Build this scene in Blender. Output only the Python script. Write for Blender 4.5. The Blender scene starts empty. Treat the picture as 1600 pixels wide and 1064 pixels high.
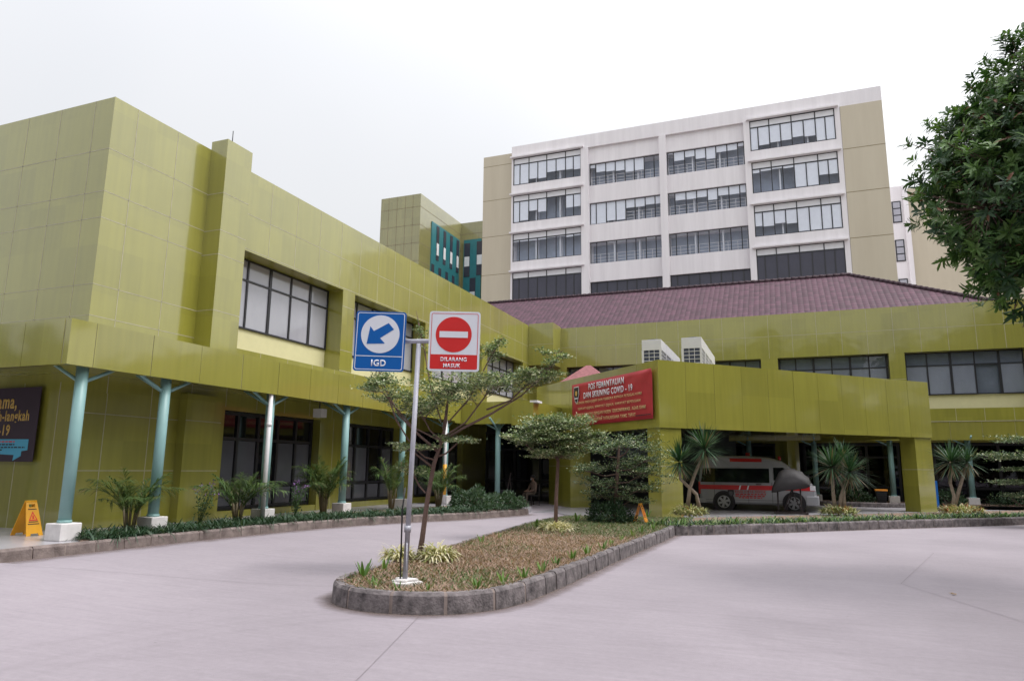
import bpy, bmesh, math, random
import numpy as np
from mathutils import Vector, Matrix
D = bpy.data
scene = bpy.context.scene
COL = scene.collection
R_ = math.radians
rng = np.random.default_rng(11)
random.seed(5)

# ------------------------------------------------------------------ camera
FPX, PITCH, YAW, ROLL = 1094.4, 0.179616, 0.375089, 0.0105242
cy, sy, cp, sp = math.cos(YAW), math.sin(YAW), math.cos(PITCH), math.sin(PITCH)
Fv = Vector((-sy*cp, cy*cp, sp)); Rv = Vector((cy, sy, 0)); Uv = Rv.cross(Fv)
RR = Rv*math.cos(ROLL) + Uv*math.sin(ROLL); UU = -Rv*math.sin(ROLL) + Uv*math.cos(ROLL)
CAM = Vector((0, 0, 1.6))
cam = D.objects.new('camera', D.cameras.new('camera')); COL.objects.link(cam)
cam.data.sensor_width = 36; cam.data.lens = FPX/1600*36; cam.data.clip_end = 2000; cam.data.clip_start = .05
M = Matrix((RR, UU, -Fv)).transposed().to_4x4(); M.translation = CAM
cam.matrix_world = M
scene.camera = cam
def at_plane(px, py, base, off=0.0):
    """point of the upright plane through base (facing the viewer) that is seen at px, py of the 1600 px photo"""
    n = Vector((-sy, cy, 0)); d = Fv*FPX + RR*(px-800) - UU*(py-532)
    t = ((Vector(base)-CAM).dot(n)+off)/d.dot(n)
    return CAM + d*t

# ------------------------------------------------------------------ sky, sun, exposure
W = D.worlds.new('World'); scene.world = W; W.use_nodes = True
SUN_EL, SUN_AZ = 60, 80
nt = W.node_tree; bg = nt.nodes['Background']
sky = nt.nodes.new('ShaderNodeTexSky'); sky.sky_type = 'NISHITA'; sky.sun_disc = False
sky.sun_elevation = R_(SUN_EL); sky.sun_rotation = R_(SUN_AZ); sky.air_density = 2; sky.dust_density = 6
mx = nt.nodes.new('ShaderNodeMix'); mx.data_type = 'RGBA'; mx.inputs[0].default_value = .86
tc = nt.nodes.new('ShaderNodeTexCoord'); nz = nt.nodes.new('ShaderNodeTexNoise'); nz.inputs['Scale'].default_value = 1.6; nz.inputs['Detail'].default_value = 3
rp = nt.nodes.new('ShaderNodeValToRGB')
rp.color_ramp.elements[0].position = .3; rp.color_ramp.elements[0].color = (.90, .91, .95, 1)
rp.color_ramp.elements[1].position = .7; rp.color_ramp.elements[1].color = (1.0, 1.0, 1.02, 1)
sc_ = nt.nodes.new('ShaderNodeVectorMath'); sc_.operation = 'SCALE'; sc_.inputs['Scale'].default_value = 8.9
nt.links.new(tc.outputs['Generated'], nz.inputs['Vector']); nt.links.new(nz.outputs['Fac'], rp.inputs['Fac'])
nt.links.new(rp.outputs['Color'], sc_.inputs[0])
# an overcast sky is brightest overhead
sx_ = nt.nodes.new('ShaderNodeSeparateXYZ'); nt.links.new(tc.outputs['Generated'], sx_.inputs[0])
zz_ = nt.nodes.new('ShaderNodeMath'); zz_.operation = 'MAXIMUM'; zz_.inputs[1].default_value = 0; nt.links.new(sx_.outputs['Z'], zz_.inputs[0])
z2_ = nt.nodes.new('ShaderNodeMath'); z2_.operation = 'POWER'; z2_.inputs[1].default_value = 2; nt.links.new(zz_.outputs[0], z2_.inputs[0])
z3_ = nt.nodes.new('ShaderNodeMath'); z3_.operation = 'MULTIPLY_ADD'; z3_.inputs[1].default_value = 5.5; z3_.inputs[2].default_value = 6.3; nt.links.new(z2_.outputs[0], z3_.inputs[0])
# hazy glow of the veiled sun
sv_ = nt.nodes.new('ShaderNodeVectorMath'); sv_.operation = 'DOT_PRODUCT'; nt.links.new(tc.outputs['Generated'], sv_.inputs[0])
sv_.inputs[1].default_value = (math.sin(R_(SUN_AZ))*math.cos(R_(SUN_EL)), math.cos(R_(SUN_AZ))*math.cos(R_(SUN_EL)), math.sin(R_(SUN_EL)))
g1_ = nt.nodes.new('ShaderNodeMath'); g1_.operation = 'MAXIMUM'; g1_.inputs[1].default_value = 0; nt.links.new(sv_.outputs['Value'], g1_.inputs[0])
g2_ = nt.nodes.new('ShaderNodeMath'); g2_.operation = 'POWER'; g2_.inputs[1].default_value = 3; nt.links.new(g1_.outputs[0], g2_.inputs[0])
g3_ = nt.nodes.new('ShaderNodeMath'); g3_.operation = 'MULTIPLY_ADD'; g3_.inputs[1].default_value = 17.0; nt.links.new(g2_.outputs[0], g3_.inputs[0]); nt.links.new(z3_.outputs[0], g3_.inputs[2])
nt.links.new(g3_.outputs[0], sc_.inputs['Scale'])
nt.links.new(sky.outputs['Color'], mx.inputs[6]); nt.links.new(sc_.outputs[0], mx.inputs[7])
nt.links.new(mx.outputs[2], bg.inputs['Color']); bg.inputs['Strength'].default_value = .12
sun = D.objects.new('sun', D.lights.new('sun', 'SUN')); COL.objects.link(sun)
sun.data.energy = 1.5; sun.data.angle = R_(16); sun.data.color = (1, .98, .95)
sdir = Vector((math.sin(R_(SUN_AZ))*math.cos(R_(SUN_EL)), math.cos(R_(SUN_AZ))*math.cos(R_(SUN_EL)), math.sin(R_(SUN_EL))))
sun.rotation_euler = sdir.to_track_quat('Z', 'Y').to_euler(); sun.location = (0, 0, 60)
scene.view_settings.view_transform = 'Standard'; scene.view_settings.look = 'None'
scene.view_settings.exposure = 0.2; scene.view_settings.gamma = 1
scene.cycles.max_bounces = 8; scene.cycles.transparent_max_bounces = 12
scene.cycles.use_denoising = True

# ------------------------------------------------------------------ materials
def mat(name, col, rough=.6, var=.12, vscale=3., bump=0., bscale=20., metal=0., coat=0., spec=.5, col2=None, stretch=None, trans=None):
    m = D.materials.new(name); m.use_nodes = True; t = m.node_tree; b = t.nodes['Principled BSDF']
    b.inputs['Roughness'].default_value = rough; b.inputs['Metallic'].default_value = metal
    b.inputs['Specular IOR Level'].default_value = spec
    if coat: b.inputs['Coat Weight'].default_value = coat; b.inputs['Coat Roughness'].default_value = .04
    c = (*col, 1)
    g = t.nodes.new('ShaderNodeTexCoord'); vec = g.outputs['Object']
    if stretch:
        mp = t.nodes.new('ShaderNodeMapping'); mp.inputs['Scale'].default_value = stretch
        t.links.new(vec, mp.inputs['Vector']); vec = mp.outputs['Vector']
    if var or col2:
        n = t.nodes.new('ShaderNodeTexNoise'); n.inputs['Scale'].default_value = vscale; n.inputs['Detail'].default_value = 6; n.inputs['Roughness'].default_value = .65
        t.links.new(vec, n.inputs['Vector'])
        r = t.nodes.new('ShaderNodeValToRGB'); r.color_ramp.elements[0].position = .3; r.color_ramp.elements[1].position = .72
        lo = [x*(1-var) for x in col] if col2 is None else col
        hi = [min(1, x*(1+var)) for x in col] if col2 is None else col2
        r.color_ramp.elements[0].color = (*lo, 1); r.color_ramp.elements[1].color = (*hi, 1)
        t.links.new(n.outputs['Fac'], r.inputs['Fac']); t.links.new(r.outputs['Color'], b.inputs['Base Color'])
    else: b.inputs['Base Color'].default_value = c
    if bump:
        n2 = t.nodes.new('ShaderNodeTexNoise'); n2.inputs['Scale'].default_value = bscale; n2.inputs['Detail'].default_value = 4
        t.links.new(vec, n2.inputs['Vector'])
        bp = t.nodes.new('ShaderNodeBump'); bp.inputs['Strength'].default_value = bump; bp.inputs['Distance'].default_value = .02
        t.links.new(n2.outputs['Fac'], bp.inputs['Height']); t.links.new(bp.outputs['Normal'], b.inputs['Normal'])
    if trans:
        b.inputs['Subsurface Weight'].default_value = 0
    return m
def glass_mat(name, tint, refl=.12):
    m = D.materials.new(name); m.use_nodes = True; t = m.node_tree; t.nodes.remove(t.nodes['Principled BSDF'])
    o = t.nodes['Material Output']; tr = t.nodes.new('ShaderNodeBsdfTransparent'); tr.inputs[0].default_value = (*tint, 1)
    gl = t.nodes.new('ShaderNodeBsdfGlossy'); gl.inputs['Roughness'].default_value = .02; gl.inputs[0].default_value = (.95, .95, 1, 1)
    fr = t.nodes.new('ShaderNodeLayerWeight'); fr.inputs[0].default_value = .5
    pw = t.nodes.new('ShaderNodeMath'); pw.operation = 'POWER'; pw.inputs[1].default_value = 4
    ad = t.nodes.new('ShaderNodeMath'); ad.operation = 'MULTIPLY_ADD'; ad.use_clamp = True; ad.inputs[1].default_value = .7; ad.inputs[2].default_value = refl
    ms = t.nodes.new('ShaderNodeMixShader')
    t.links.new(fr.outputs['Facing'], pw.inputs[0]); t.links.new(pw.outputs[0], ad.inputs[0]); t.links.new(ad.outputs[0], ms.inputs[0]); t.links.new(tr.outputs[0], ms.inputs[1]); t.links.new(gl.outputs[0], ms.inputs[2])
    t.links.new(ms.outputs[0], o.inputs[0])
    return m
def leaf_mat(name, col, rough=.45, var=.25):
    m = mat(name, col, rough, var, 1.7, spec=.4)
    t = m.node_tree; b = t.nodes['Principled BSDF']; o = t.nodes['Material Output']
    tl = t.nodes.new('ShaderNodeBsdfTranslucent'); tl.inputs[0].default_value = (col[0]*1.2, col[1]*1.3, col[2]*.6, 1)
    ms = t.nodes.new('ShaderNodeMixShader'); ms.inputs[0].default_value = .22
    t.links.new(b.outputs[0], ms.inputs[1]); t.links.new(tl.outputs[0], ms.inputs[2]); t.links.new(ms.outputs[0], o.inputs[0])
    return m

def panel_mat(name, col, rough, tile=1.15):
    """glossy aluminium composite: every sheet tilts and bulges a little so that reflections break at the joints"""
    m = mat(name, col, rough, .05, .35, coat=1.)
    t = m.node_tree; b = t.nodes['Principled BSDF']; b.inputs['Coat IOR'].default_value = 1.75; b.inputs['Coat Roughness'].default_value = .09
    g = t.nodes.new('ShaderNodeTexCoord')
    old = b.inputs['Base Color'].links[0].from_socket
    sn = t.nodes.new('ShaderNodeVectorMath'); sn.operation = 'SNAP'; sn.inputs[1].default_value = (1.165, 1.165, 1.05); t.links.new(g.outputs['Object'], sn.inputs[0])
    wn = t.nodes.new('ShaderNodeTexWhiteNoise'); t.links.new(sn.outputs[0], wn.inputs['Vector'])
    mpp = t.nodes.new('ShaderNodeMapping'); mpp.inputs['Scale'].default_value = (5, 5, .35); t.links.new(g.outputs['Object'], mpp.inputs[0])
    sk = t.nodes.new('ShaderNodeTexNoise'); sk.inputs['Scale'].default_value = 1.5; sk.inputs['Detail'].default_value = 6; t.links.new(mpp.outputs[0], sk.inputs['Vector'])
    r1 = t.nodes.new('ShaderNodeMapRange'); r1.inputs[3].default_value = .93; r1.inputs[4].default_value = 1.07; t.links.new(wn.outputs['Value'], r1.inputs[0])
    r2 = t.nodes.new('ShaderNodeMapRange'); r2.inputs[1].default_value = .35; r2.inputs[2].default_value = .7; r2.inputs[3].default_value = 1.04; r2.inputs[4].default_value = .92; t.links.new(sk.outputs['Fac'], r2.inputs[0])
    mm_ = t.nodes.new('ShaderNodeMath'); mm_.operation = 'MULTIPLY'; t.links.new(r1.outputs[0], mm_.inputs[0]); t.links.new(r2.outputs[0], mm_.inputs[1])
    vs = t.nodes.new('ShaderNodeVectorMath'); vs.operation = 'SCALE'; t.links.new(old, vs.inputs[0]); t.links.new(mm_.outputs[0], vs.inputs['Scale']); t.links.new(vs.outputs[0], b.inputs['Base Color'])
    n = t.nodes.new('ShaderNodeTexNoise'); n.inputs['Scale'].default_value = .8; n.inputs['Detail'].default_value = 2
    t.links.new(g.outputs['Object'], n.inputs['Vector'])
    bp = t.nodes.new('ShaderNodeBump'); bp.inputs['Strength'].default_value = .35; bp.inputs['Distance'].default_value = .028
    t.links.new(n.outputs['Fac'], bp.inputs['Height'])
    t.links.new(bp.outputs['Normal'], b.inputs['Normal']); t.links.new(bp.outputs['Normal'], b.inputs['Coat Normal'])
    return m
PANEL = panel_mat('green_panel', (.268, .254, .04), .3)
PANEL_PALE = panel_mat('pale_green_panel', (.25, .235, .09), .3)  # paler, less saturated panel colour for the far building
SEAL = mat('sealant', (.40, .375, .26), .7, .2)
CREAM = mat('cream_paint', (.62, .58, .34), .6, .04)
FRAME = mat('dark_frame', (.018, .018, .022), .35, 0)
AQUA = mat('aqua_paint', (.22, .38, .37), .42, .08, 2)
WHITE = mat('white_paint', (.72, .70, .70), .55, .08, 2)
WHITEW = mat('white_wall', (.70, .67, .685), .8, .1, 1.6, col2=(.82, .79, .805), stretch=(1, 1, .07))
OLIVE = mat('olive_wall', (.48, .425, .32), .6, .07, .9, col2=(.53, .475, .365), stretch=(1, 1, .1))
OLIVEJ = mat('olive_joint', (.24, .20, .12), .8, .1)
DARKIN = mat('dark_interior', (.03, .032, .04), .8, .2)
ROOMGREY = mat('room_grey', (.15, .17, .21), .8, .2, .6)
CURTAIN = mat('grey_curtain', (.24, .255, .30), .5, .2, .5, stretch=(1, 1, .3))
TOWROOM = mat('tower_room', (.36, .41, .50), .8, .25, .5)
SLATE = mat('slate_panel', (.05, .05, .072), .18, .12, .7)
BLIND = mat('window_blind', (.80, .81, .84), .7, .04)
CLEAR = glass_mat('clear_pane', (.975, .985, 1.0), .035)
SMOKE = glass_mat('smoked_pane', (.5, .52, .55), .02)
FROST = mat('frosted_film', (.36, .36, .41), .08, .16, .45, coat=.6, stretch=(1, 1, .4))
GREYFILM = mat('grey_film', (.10, .10, .115), .12, .15, .6, coat=.4)
BROWNBL = mat('brown_blind', (.16, .09, .07), .6, .15)
TEAL = mat('teal_panel', (.03, .19, .22), .35, .1)
BARK = mat('bark', (.16, .10, .085), .85, .25, 12, bump=.5, bscale=40)
PALEBARK = mat('pale_bark', (.30, .24, .19), .85, .25, 12, bump=.5, bscale=40)
STONE = mat('kerb_stone', (.045, .038, .040), .85, .3, 7, col2=(.27, .235, .235), bump=.6, bscale=35)
STONE_WARM = mat('kerb_stone_warm', (.095, .072, .066), .85, .3, 4, col2=(.28, .225, .205), bump=.5, bscale=35)
MORTAR = mat('kerb_mortar', (.25, .20, .18), .9, .2, 9)
SOIL = mat('dry_soil', (.16, .10, .075), .95, .3, 6, col2=(.28, .19, .145), bump=.9, bscale=60)
TILEF = mat('floor_tile', (.40, .385, .41), .25, .06, .8)
STEEL = mat('galvanised_steel', (.40, .40, .45), .5, .15, 8, metal=.25)
PLASTER = mat('white_plaster', (.66, .63, .62), .8, .12, 6)
YELLOW = mat('yellow_plastic', (.75, .36, .02), .4, .08)
ORANGE = mat('orange_plastic', (.80, .30, .03), .4, .08)
BLACK = mat('black_plastic', (.015, .015, .018), .45, 0)
BLUE = mat('sign_blue', (.006, .11, .40), .35, .05)
RED = mat('sign_red', (.62, .03, .03), .35, .05)
SIGNW = mat('sign_white', (.72, .74, .80), .35, .03)
BANNER = mat('banner_red', (.42, .025, .035), .55, .15, 1.5)
BANNERD = mat('banner_dark', (.035, .018, .032), .55, .15, 1.5)
GOLD = mat('gold_ink', (.62, .40, .10), .6, 0)
GOLDP = mat('pale_gold_ink', (.62, .48, .22), .6, 0)
SKYB = mat('light_blue_ink', (.08, .38, .55), .6, 0)
INK = mat('dark_ink', (.02, .015, .02), .6, 0)
VANW = mat('van_white', (.33, .33, .35), .25, .03, coat=.6)
VANRED = mat('van_red', (.55, .02, .025), .3, 0)
DARKGL = mat('dark_tinted_glass', (.008, .008, .011), .05, 0, coat=.5)
TYRE = mat('tyre_rubber', (.018, .018, .018), .85, 0)
ALLOY = mat('alloy_metal', (.42, .42, .44), .3, 0, metal=.8)
LAMPR = mat('red_lamp', (.45, .02, .02), .2, 0, coat=.5)
LAMPW = mat('clear_lamp', (.7, .7, .72), .15, 0, coat=.5)
TARP = mat('grey_tarp', (.042, .038, .04), .7, .15, 3, bump=.5, bscale=6)
RUST = mat('dark_rusty_metal', (.035, .024, .024), .6, .3, 10)
SKIN = mat('skin', (.24, .135, .095), .6, .05)
SHIRT = mat('tan_shirt', (.17, .115, .09), .8, .1)
TROUS = mat('brown_trousers', (.10, .075, .06), .85, .1)
HAIR = mat('black_hair', (.012, .01, .01), .5, 0)
MASKW = mat('face_mask', (.25, .28, .30), .7, 0)
ACW = mat('ac_casing', (.58, .57, .59), .45, .05)
PINKT = mat('pink_tile', (.33, .13, .14), .8, .25, 8)
COIL = mat('ac_coil', (.05, .06, .10), .5, .2)

def roof_mat():
    m = mat('roof_tile', (.056, .021, .036), .75, .35, 5, col2=(.092, .035, .055))
    t = m.node_tree; b = t.nodes['Principled BSDF']
    g = t.nodes.new('ShaderNodeTexCoord'); s = t.nodes.new('ShaderNodeSeparateXYZ'); t.links.new(g.outputs['UV'], s.inputs[0])
    def saw(out, per):
        a = t.nodes.new('ShaderNodeMath'); a.operation = 'DIVIDE'; a.inputs[1].default_value = per; t.links.new(out, a.inputs[0])
        f = t.nodes.new('ShaderNodeMath'); f.operation = 'FRACT'; t.links.new(a.outputs[0], f.inputs[0]); return f.outputs[0]
    def m2(op, a, bb):
        n = t.nodes.new('ShaderNodeMath'); n.operation = op
        for i, v in enumerate((a, bb)):
            if isinstance(v, float): n.inputs[i].default_value = v
            else: t.links.new(v, n.inputs[i])
        return n.outputs[0]
    u = saw(s.outputs[0], .30); v = saw(s.outputs[1], .36)
    us = m2('SINE', m2('MULTIPLY', u, math.pi), 0.)
    h = m2('ADD', us, m2('MULTIPLY', v, -.8))
    bp = t.nodes.new('ShaderNodeBump'); bp.inputs['Distance'].default_value = .035; bp.inputs['Strength'].default_value = .8
    t.links.new(h, bp.inputs['Height']); t.links.new(bp.outputs[0], b.inputs['Normal'])
    # per-tile tone
    bt = t.nodes.new('ShaderNodeTexWhiteNoise'); bt.noise_dimensions = '2D'
    cv = t.nodes.new('ShaderNodeCombineXYZ')
    for i, (o, per) in enumerate(((s.outputs[0], .30), (s.outputs[1], .36))):
        a = t.nodes.new('ShaderNodeMath'); a.operation = 'DIVIDE'; a.inputs[1].default_value = per; t.links.new(o, a.inputs[0])
        f = t.nodes.new('ShaderNodeMath'); f.operation = 'FLOOR'; t.links.new(a.outputs[0], f.inputs[0]); t.links.new(f.outputs[0], cv.inputs[i])
    t.links.new(cv.outputs[0], bt.inputs['Vector'])
    old = b.inputs['Base Color'].links[0].from_socket
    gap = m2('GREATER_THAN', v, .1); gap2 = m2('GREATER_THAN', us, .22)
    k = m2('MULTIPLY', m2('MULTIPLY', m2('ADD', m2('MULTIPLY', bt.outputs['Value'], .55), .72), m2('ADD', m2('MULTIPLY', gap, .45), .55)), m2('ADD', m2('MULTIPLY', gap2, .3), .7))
    vm = t.nodes.new('ShaderNodeVectorMath'); vm.operation = 'SCALE'; t.links.new(old, vm.inputs[0]); t.links.new(k, vm.inputs['Scale'])
    t.links.new(vm.outputs[0], b.inputs['Base Color'])
    return m
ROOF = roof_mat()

def ground_mat():
    m = mat('driveway_concrete', (.25, .219, .243), .82, .1, .25, col2=(.322, .284, .312), bump=.25, bscale=90)
    t = m.node_tree; b = t.nodes['Principled BSDF']; old = b.inputs['Base Color'].links[0].from_socket
    g = t.nodes.new('ShaderNodeTexCoord')
    mp = t.nodes.new('ShaderNodeMapping'); mp.inputs['Scale'].default_value = (.8, 9, 1); mp.inputs['Rotation'].default_value = (0, 0, R_(-12))
    t.links.new(g.outputs['Object'], mp.inputs[0])
    n = t.nodes.new('ShaderNodeTexNoise'); n.inputs['Scale'].default_value = 1.3; n.inputs['Detail'].default_value = 8; n.inputs['Roughness'].default_value = .7
    t.links.new(mp.outputs[0], n.inputs['Vector'])
    n3 = t.nodes.new('ShaderNodeTexNoise'); n3.inputs['Scale'].default_value = 14; n3.inputs['Detail'].default_value = 8; n3.inputs['Roughness'].default_value = .75
    t.links.new(g.outputs['Object'], n3.inputs['Vector'])
    def mr(o, a, bb, lo, hi):
        r = t.nodes.new('ShaderNodeMapRange'); r.inputs[1].default_value = a; r.inputs[2].default_value = bb; r.inputs[3].default_value = lo; r.inputs[4].default_value = hi
        t.links.new(o, r.inputs[0]); return r.outputs[0]
    def mul(a, bb):
        q = t.nodes.new('ShaderNodeMath'); q.operation = 'MULTIPLY'; t.links.new(a, q.inputs[0]); t.links.new(bb, q.inputs[1]); return q.outputs[0]
    k = mul(mr(n.outputs['Fac'], .3, .7, .93, 1.06), mr(n3.outputs['Fac'], .3, .7, .92, 1.07))
    # soft tree shadow painted on the right, curved tyre marks on the left
    def dist(cx, cyy):
        v = t.nodes.new('ShaderNodeVectorMath'); v.operation = 'DISTANCE'; v.inputs[1].default_value = (cx, cyy, 0); t.links.new(g.outputs['Object'], v.inputs[0]); return v.outputs['Value']
    n4 = t.nodes.new('ShaderNodeTexNoise'); n4.inputs['Scale'].default_value = .7; n4.inputs['Detail'].default_value = 4; t.links.new(g.outputs['Object'], n4.inputs['Vector'])
    sm = t.nodes.new('ShaderNodeMath'); sm.operation = 'ADD'; t.links.new(dist(2.6, 8.6), sm.inputs[0]); t.links.new(mr(n4.outputs['Fac'], .3, .7, -1.2, 1.2), sm.inputs[1])
    k = mul(k, mr(sm.outputs[0], 1.0, 3.6, .84, 1.0))
    for c_, r_ in (((-2.0, 4.2), 3.5), ((-2.0, 4.2), 3.85), ((-1.0, 3.0), 5.6), ((2.0, -3.5), 9.4), ((2.0, -3.5), 10.9)):
        d = dist(*c_); s = t.nodes.new('ShaderNodeMath'); s.operation = 'SUBTRACT'; s.inputs[1].default_value = r_; t.links.new(d, s.inputs[0])
        a = t.nodes.new('ShaderNodeMath'); a.operation = 'ABSOLUTE'; t.links.new(s.outputs[0], a.inputs[0])
        k = mul(k, mr(a.outputs[0], 0, .10, .955, 1.0))
    # small drips and grit
    vo = t.nodes.new('ShaderNodeTexVoronoi'); vo.inputs['Scale'].default_value = 1.7; t.links.new(g.outputs['Object'], vo.inputs['Vector'])
    k = mul(k, mr(vo.outputs['Distance'], .012, .03, .72, 1.0))
    vo2 = t.nodes.new('ShaderNodeTexVoronoi'); vo2.inputs['Scale'].default_value = .42; t.links.new(g.outputs['Object'], vo2.inputs['Vector'])
    sm2 = t.nodes.new('ShaderNodeMath'); sm2.operation = 'ADD'; t.links.new(vo2.outputs['Distance'], sm2.inputs[0]); t.links.new(mr(n3.outputs['Fac'], .3, .7, -.08, .08), sm2.inputs[1])
    k = mul(k, mr(sm2.outputs[0], .05, .2, .93, 1.0))
    n6 = t.nodes.new('ShaderNodeTexNoise'); n6.inputs['Scale'].default_value = .33; n6.inputs['Detail'].default_value = 5; t.links.new(g.outputs['Object'], n6.inputs['Vector'])
    k = mul(k, mr(n6.outputs['Fac'], .3, .7, .93, 1.05))
    vm = t.nodes.new('ShaderNodeVectorMath'); vm.operation = 'SCALE'; t.links.new(old, vm.inputs[0]); t.links.new(k, vm.inputs['Scale'])
    t.links.new(vm.outputs[0], b.inputs['Base Color'])
    return m
GROUND = ground_mat()
JOINT = mat('slab_joint', (.225, .194, .21), .9, .2, 3)

LF = {k: leaf_mat(k, c) for k, c in dict(
    mango_a=(.055, .118, .032), mango_b=(.115, .205, .055), mango_c=(.025, .066, .024), mango_rust=(.17, .07, .035),
    term_a=(.12, .175, .075), term_b=(.19, .25, .115), term_c=(.48, .50, .34), term_d=(.07, .115, .052),
    palm_a=(.07, .13, .04), palm_b=(.13, .19, .06), palm_dry=(.20, .16, .09),
    yucca_a=(.028, .075, .034), yucca_b=(.06, .12, .06), yucca_dry=(.20, .15, .09),
    liri_a=(.028, .062, .032), liri_b=(.05, .095, .05), liri_c=(.11, .15, .10),
    vari_a=(.58, .53, .32), vari_b=(.28, .31, .12), vari_c=(.68, .62, .45), rust_a=(.42, .20, .09),
    spr_a=(.10, .20, .04), spr_b=(.16, .27, .06), spr_c=(.30, .34, .18),
    dry_a=(.38, .26, .19), dry_b=(.25, .165, .12), grass_a=(.07, .115, .03), grass_b=(.12, .15, .05),
    bush_a=(.022, .05, .022), bush_b=(.045, .085, .04), flower=(.30, .16, .42)).items()}

# ------------------------------------------------------------------ object helpers
OFF = {}
def tag(o, label=None, cat=None, group=None, kind=None):
    if label: o['label'] = label
    if cat: o['category'] = cat
    if group: o['group'] = group
    if kind: o['kind'] = kind
    return o
def thing(name, label, cat, loc=(0, 0, 0), rotz=0, group=None, world=False):
    o = D.objects.new(name, None); COL.objects.link(o); o.location = loc; o.rotation_euler = (0, 0, rotz); o.empty_display_size = .2
    OFF[o.name] = Vector(loc) if world else Vector((0, 0, 0))
    return tag(o, label, cat, group)
def link_mesh(name, me, parent=None):
    o = D.objects.new(name, me); COL.objects.link(o)
    if parent is not None:
        o.parent = parent; OFF[o.name] = OFF.get(parent.name, Vector((0, 0, 0)))
    return o
def kids(o): return [c for c in D.objects if c.parent == o]
def copy_tree(o, parent=None, children=None):
    c = o.copy(); COL.objects.link(c)
    if parent is not None: c.parent = parent
    for ch in o.children: copy_tree(ch, c)
    return c
def place_copy(src, loc, rotz=None, label=None, scale=None):
    c = copy_tree(src); c.location = loc
    if rotz is not None: c.rotation_euler = (0, 0, rotz)
    if scale: c.scale = (scale,)*3
    if label: c['label'] = label
    return c

class MB:
    def __init__(s): s.v = []; s.f = []; s.m = []; s.mats = []; s.sm = []; s.uv = None
    def mi(s, m):
        if m not in s.mats: s.mats.append(m)
        return s.mats.index(m)
    def face(s, pts, m, smooth=False):
        b = len(s.v); s.v += [tuple(p) for p in pts]; s.f.append(tuple(range(b, b+len(pts)))); s.m.append(s.mi(m)); s.sm.append(smooth)
    def box(s, x0, x1, y0, y1, z0, z1, m):
        b = len(s.v); x0, x1 = min(x0, x1), max(x0, x1); y0, y1 = min(y0, y1), max(y0, y1)
        s.v += [(x0, y0, z0), (x1, y0, z0), (x1, y1, z0), (x0, y1, z0), (x0, y0, z1), (x1, y0, z1), (x1, y1, z1), (x0, y1, z1)]
        for q in ((0, 3, 2, 1), (4, 5, 6, 7), (0, 1, 5, 4), (1, 2, 6, 5), (2, 3, 7, 6), (3, 0, 4, 7)):
            s.f.append(tuple(b+i for i in q)); s.m.append(s.mi(m)); s.sm.append(False)
        return s
    def prism(s, poly, z0, z1, m, fn=None):
        """poly in 2d, extruded from z0 to z1; fn maps (a,b,h) to a point"""
        fn = fn or (lambda a, b_, h: (a, b_, h))
        n = len(poly); b = len(s.v)
        s.v += [fn(a, c, z0) for a, c in poly] + [fn(a, c, z1) for a, c in poly]
        i = s.mi(m)
        s.f.append(tuple(range(b+n-1, b-1, -1))); s.f.append(tuple(range(b+n, b+2*n))); s.m += [i, i]; s.sm += [False, False]
        for k in range(n):
            s.f.append((b+k, b+(k+1) % n, b+n+(k+1) % n, b+n+k)); s.m.append(i); s.sm.append(False)
        return s
    def tube(s, pts, rad, m, n=8, caps=True):
        pts = [Vector(p) for p in pts]; N = len(pts)
        if not hasattr(rad, '__len__'): rad = [rad]*N
        b = len(s.v); i = s.mi(m); prev = None
        for k, p in enumerate(pts):
            d = (pts[min(k+1, N-1)]-pts[max(k-1, 0)]).normalized()
            if prev is None:
                a = d.orthogonal().normalized()
            else:
                a = (prev-d*prev.dot(d)).normalized()
            prev = a; c = d.cross(a)
            for j in range(n):
                t = 2*math.pi*j/n; s.v.append(tuple(p+(a*math.cos(t)+c*math.sin(t))*rad[k]))
        for k in range(N-1):
            for j in range(n):
                s.f.append((b+k*n+j, b+k*n+(j+1) % n, b+(k+1)*n+(j+1) % n, b+(k+1)*n+j)); s.m.append(i); s.sm.append(True)
        if caps:
            s.f.append(tuple(range(b+n-1, b-1, -1))); s.f.append(tuple(range(b+(N-1)*n, b+N*n))); s.m += [i, i]; s.sm += [False, False]
        return s
    def disc(s, c, ax, r, m, h=.02, n=24, r2=None):
        """short cylinder centred on c along the unit axis ax"""
        ax = Vector(ax); s.tube([Vector(c)-ax*h/2, Vector(c)+ax*h/2], [r, r2 if r2 is not None else r], m, n); return s
    def build(s, name, parent=None, bevel=0, smooth=None):
        me = D.meshes.new(name)
        off = OFF.get(parent.name, Vector((0, 0, 0))) if parent is not None else Vector((0, 0, 0))
        vs = [(a-off.x, b-off.y, c-off.z) for a, b, c in s.v]
        me.from_pydata(vs, [], s.f)
        for m in s.mats: me.materials.append(m)
        me.polygons.foreach_set('material_index', s.m); me.polygons.foreach_set('use_smooth', s.sm)
        if bevel:
            bm = bmesh.new(); bm.from_mesh(me); bmesh.ops.remove_doubles(bm, verts=bm.verts, dist=1e-5)
            bmesh.ops.bevel(bm, geom=[e for e in bm.edges if len(e.link_faces) == 2 and e.calc_face_angle(0) > .5], offset=bevel, segments=2, affect='EDGES', profile=.5)
            bm.to_mesh(me); bm.free()
        me.update()
        return link_mesh(name, me, parent)

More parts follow.
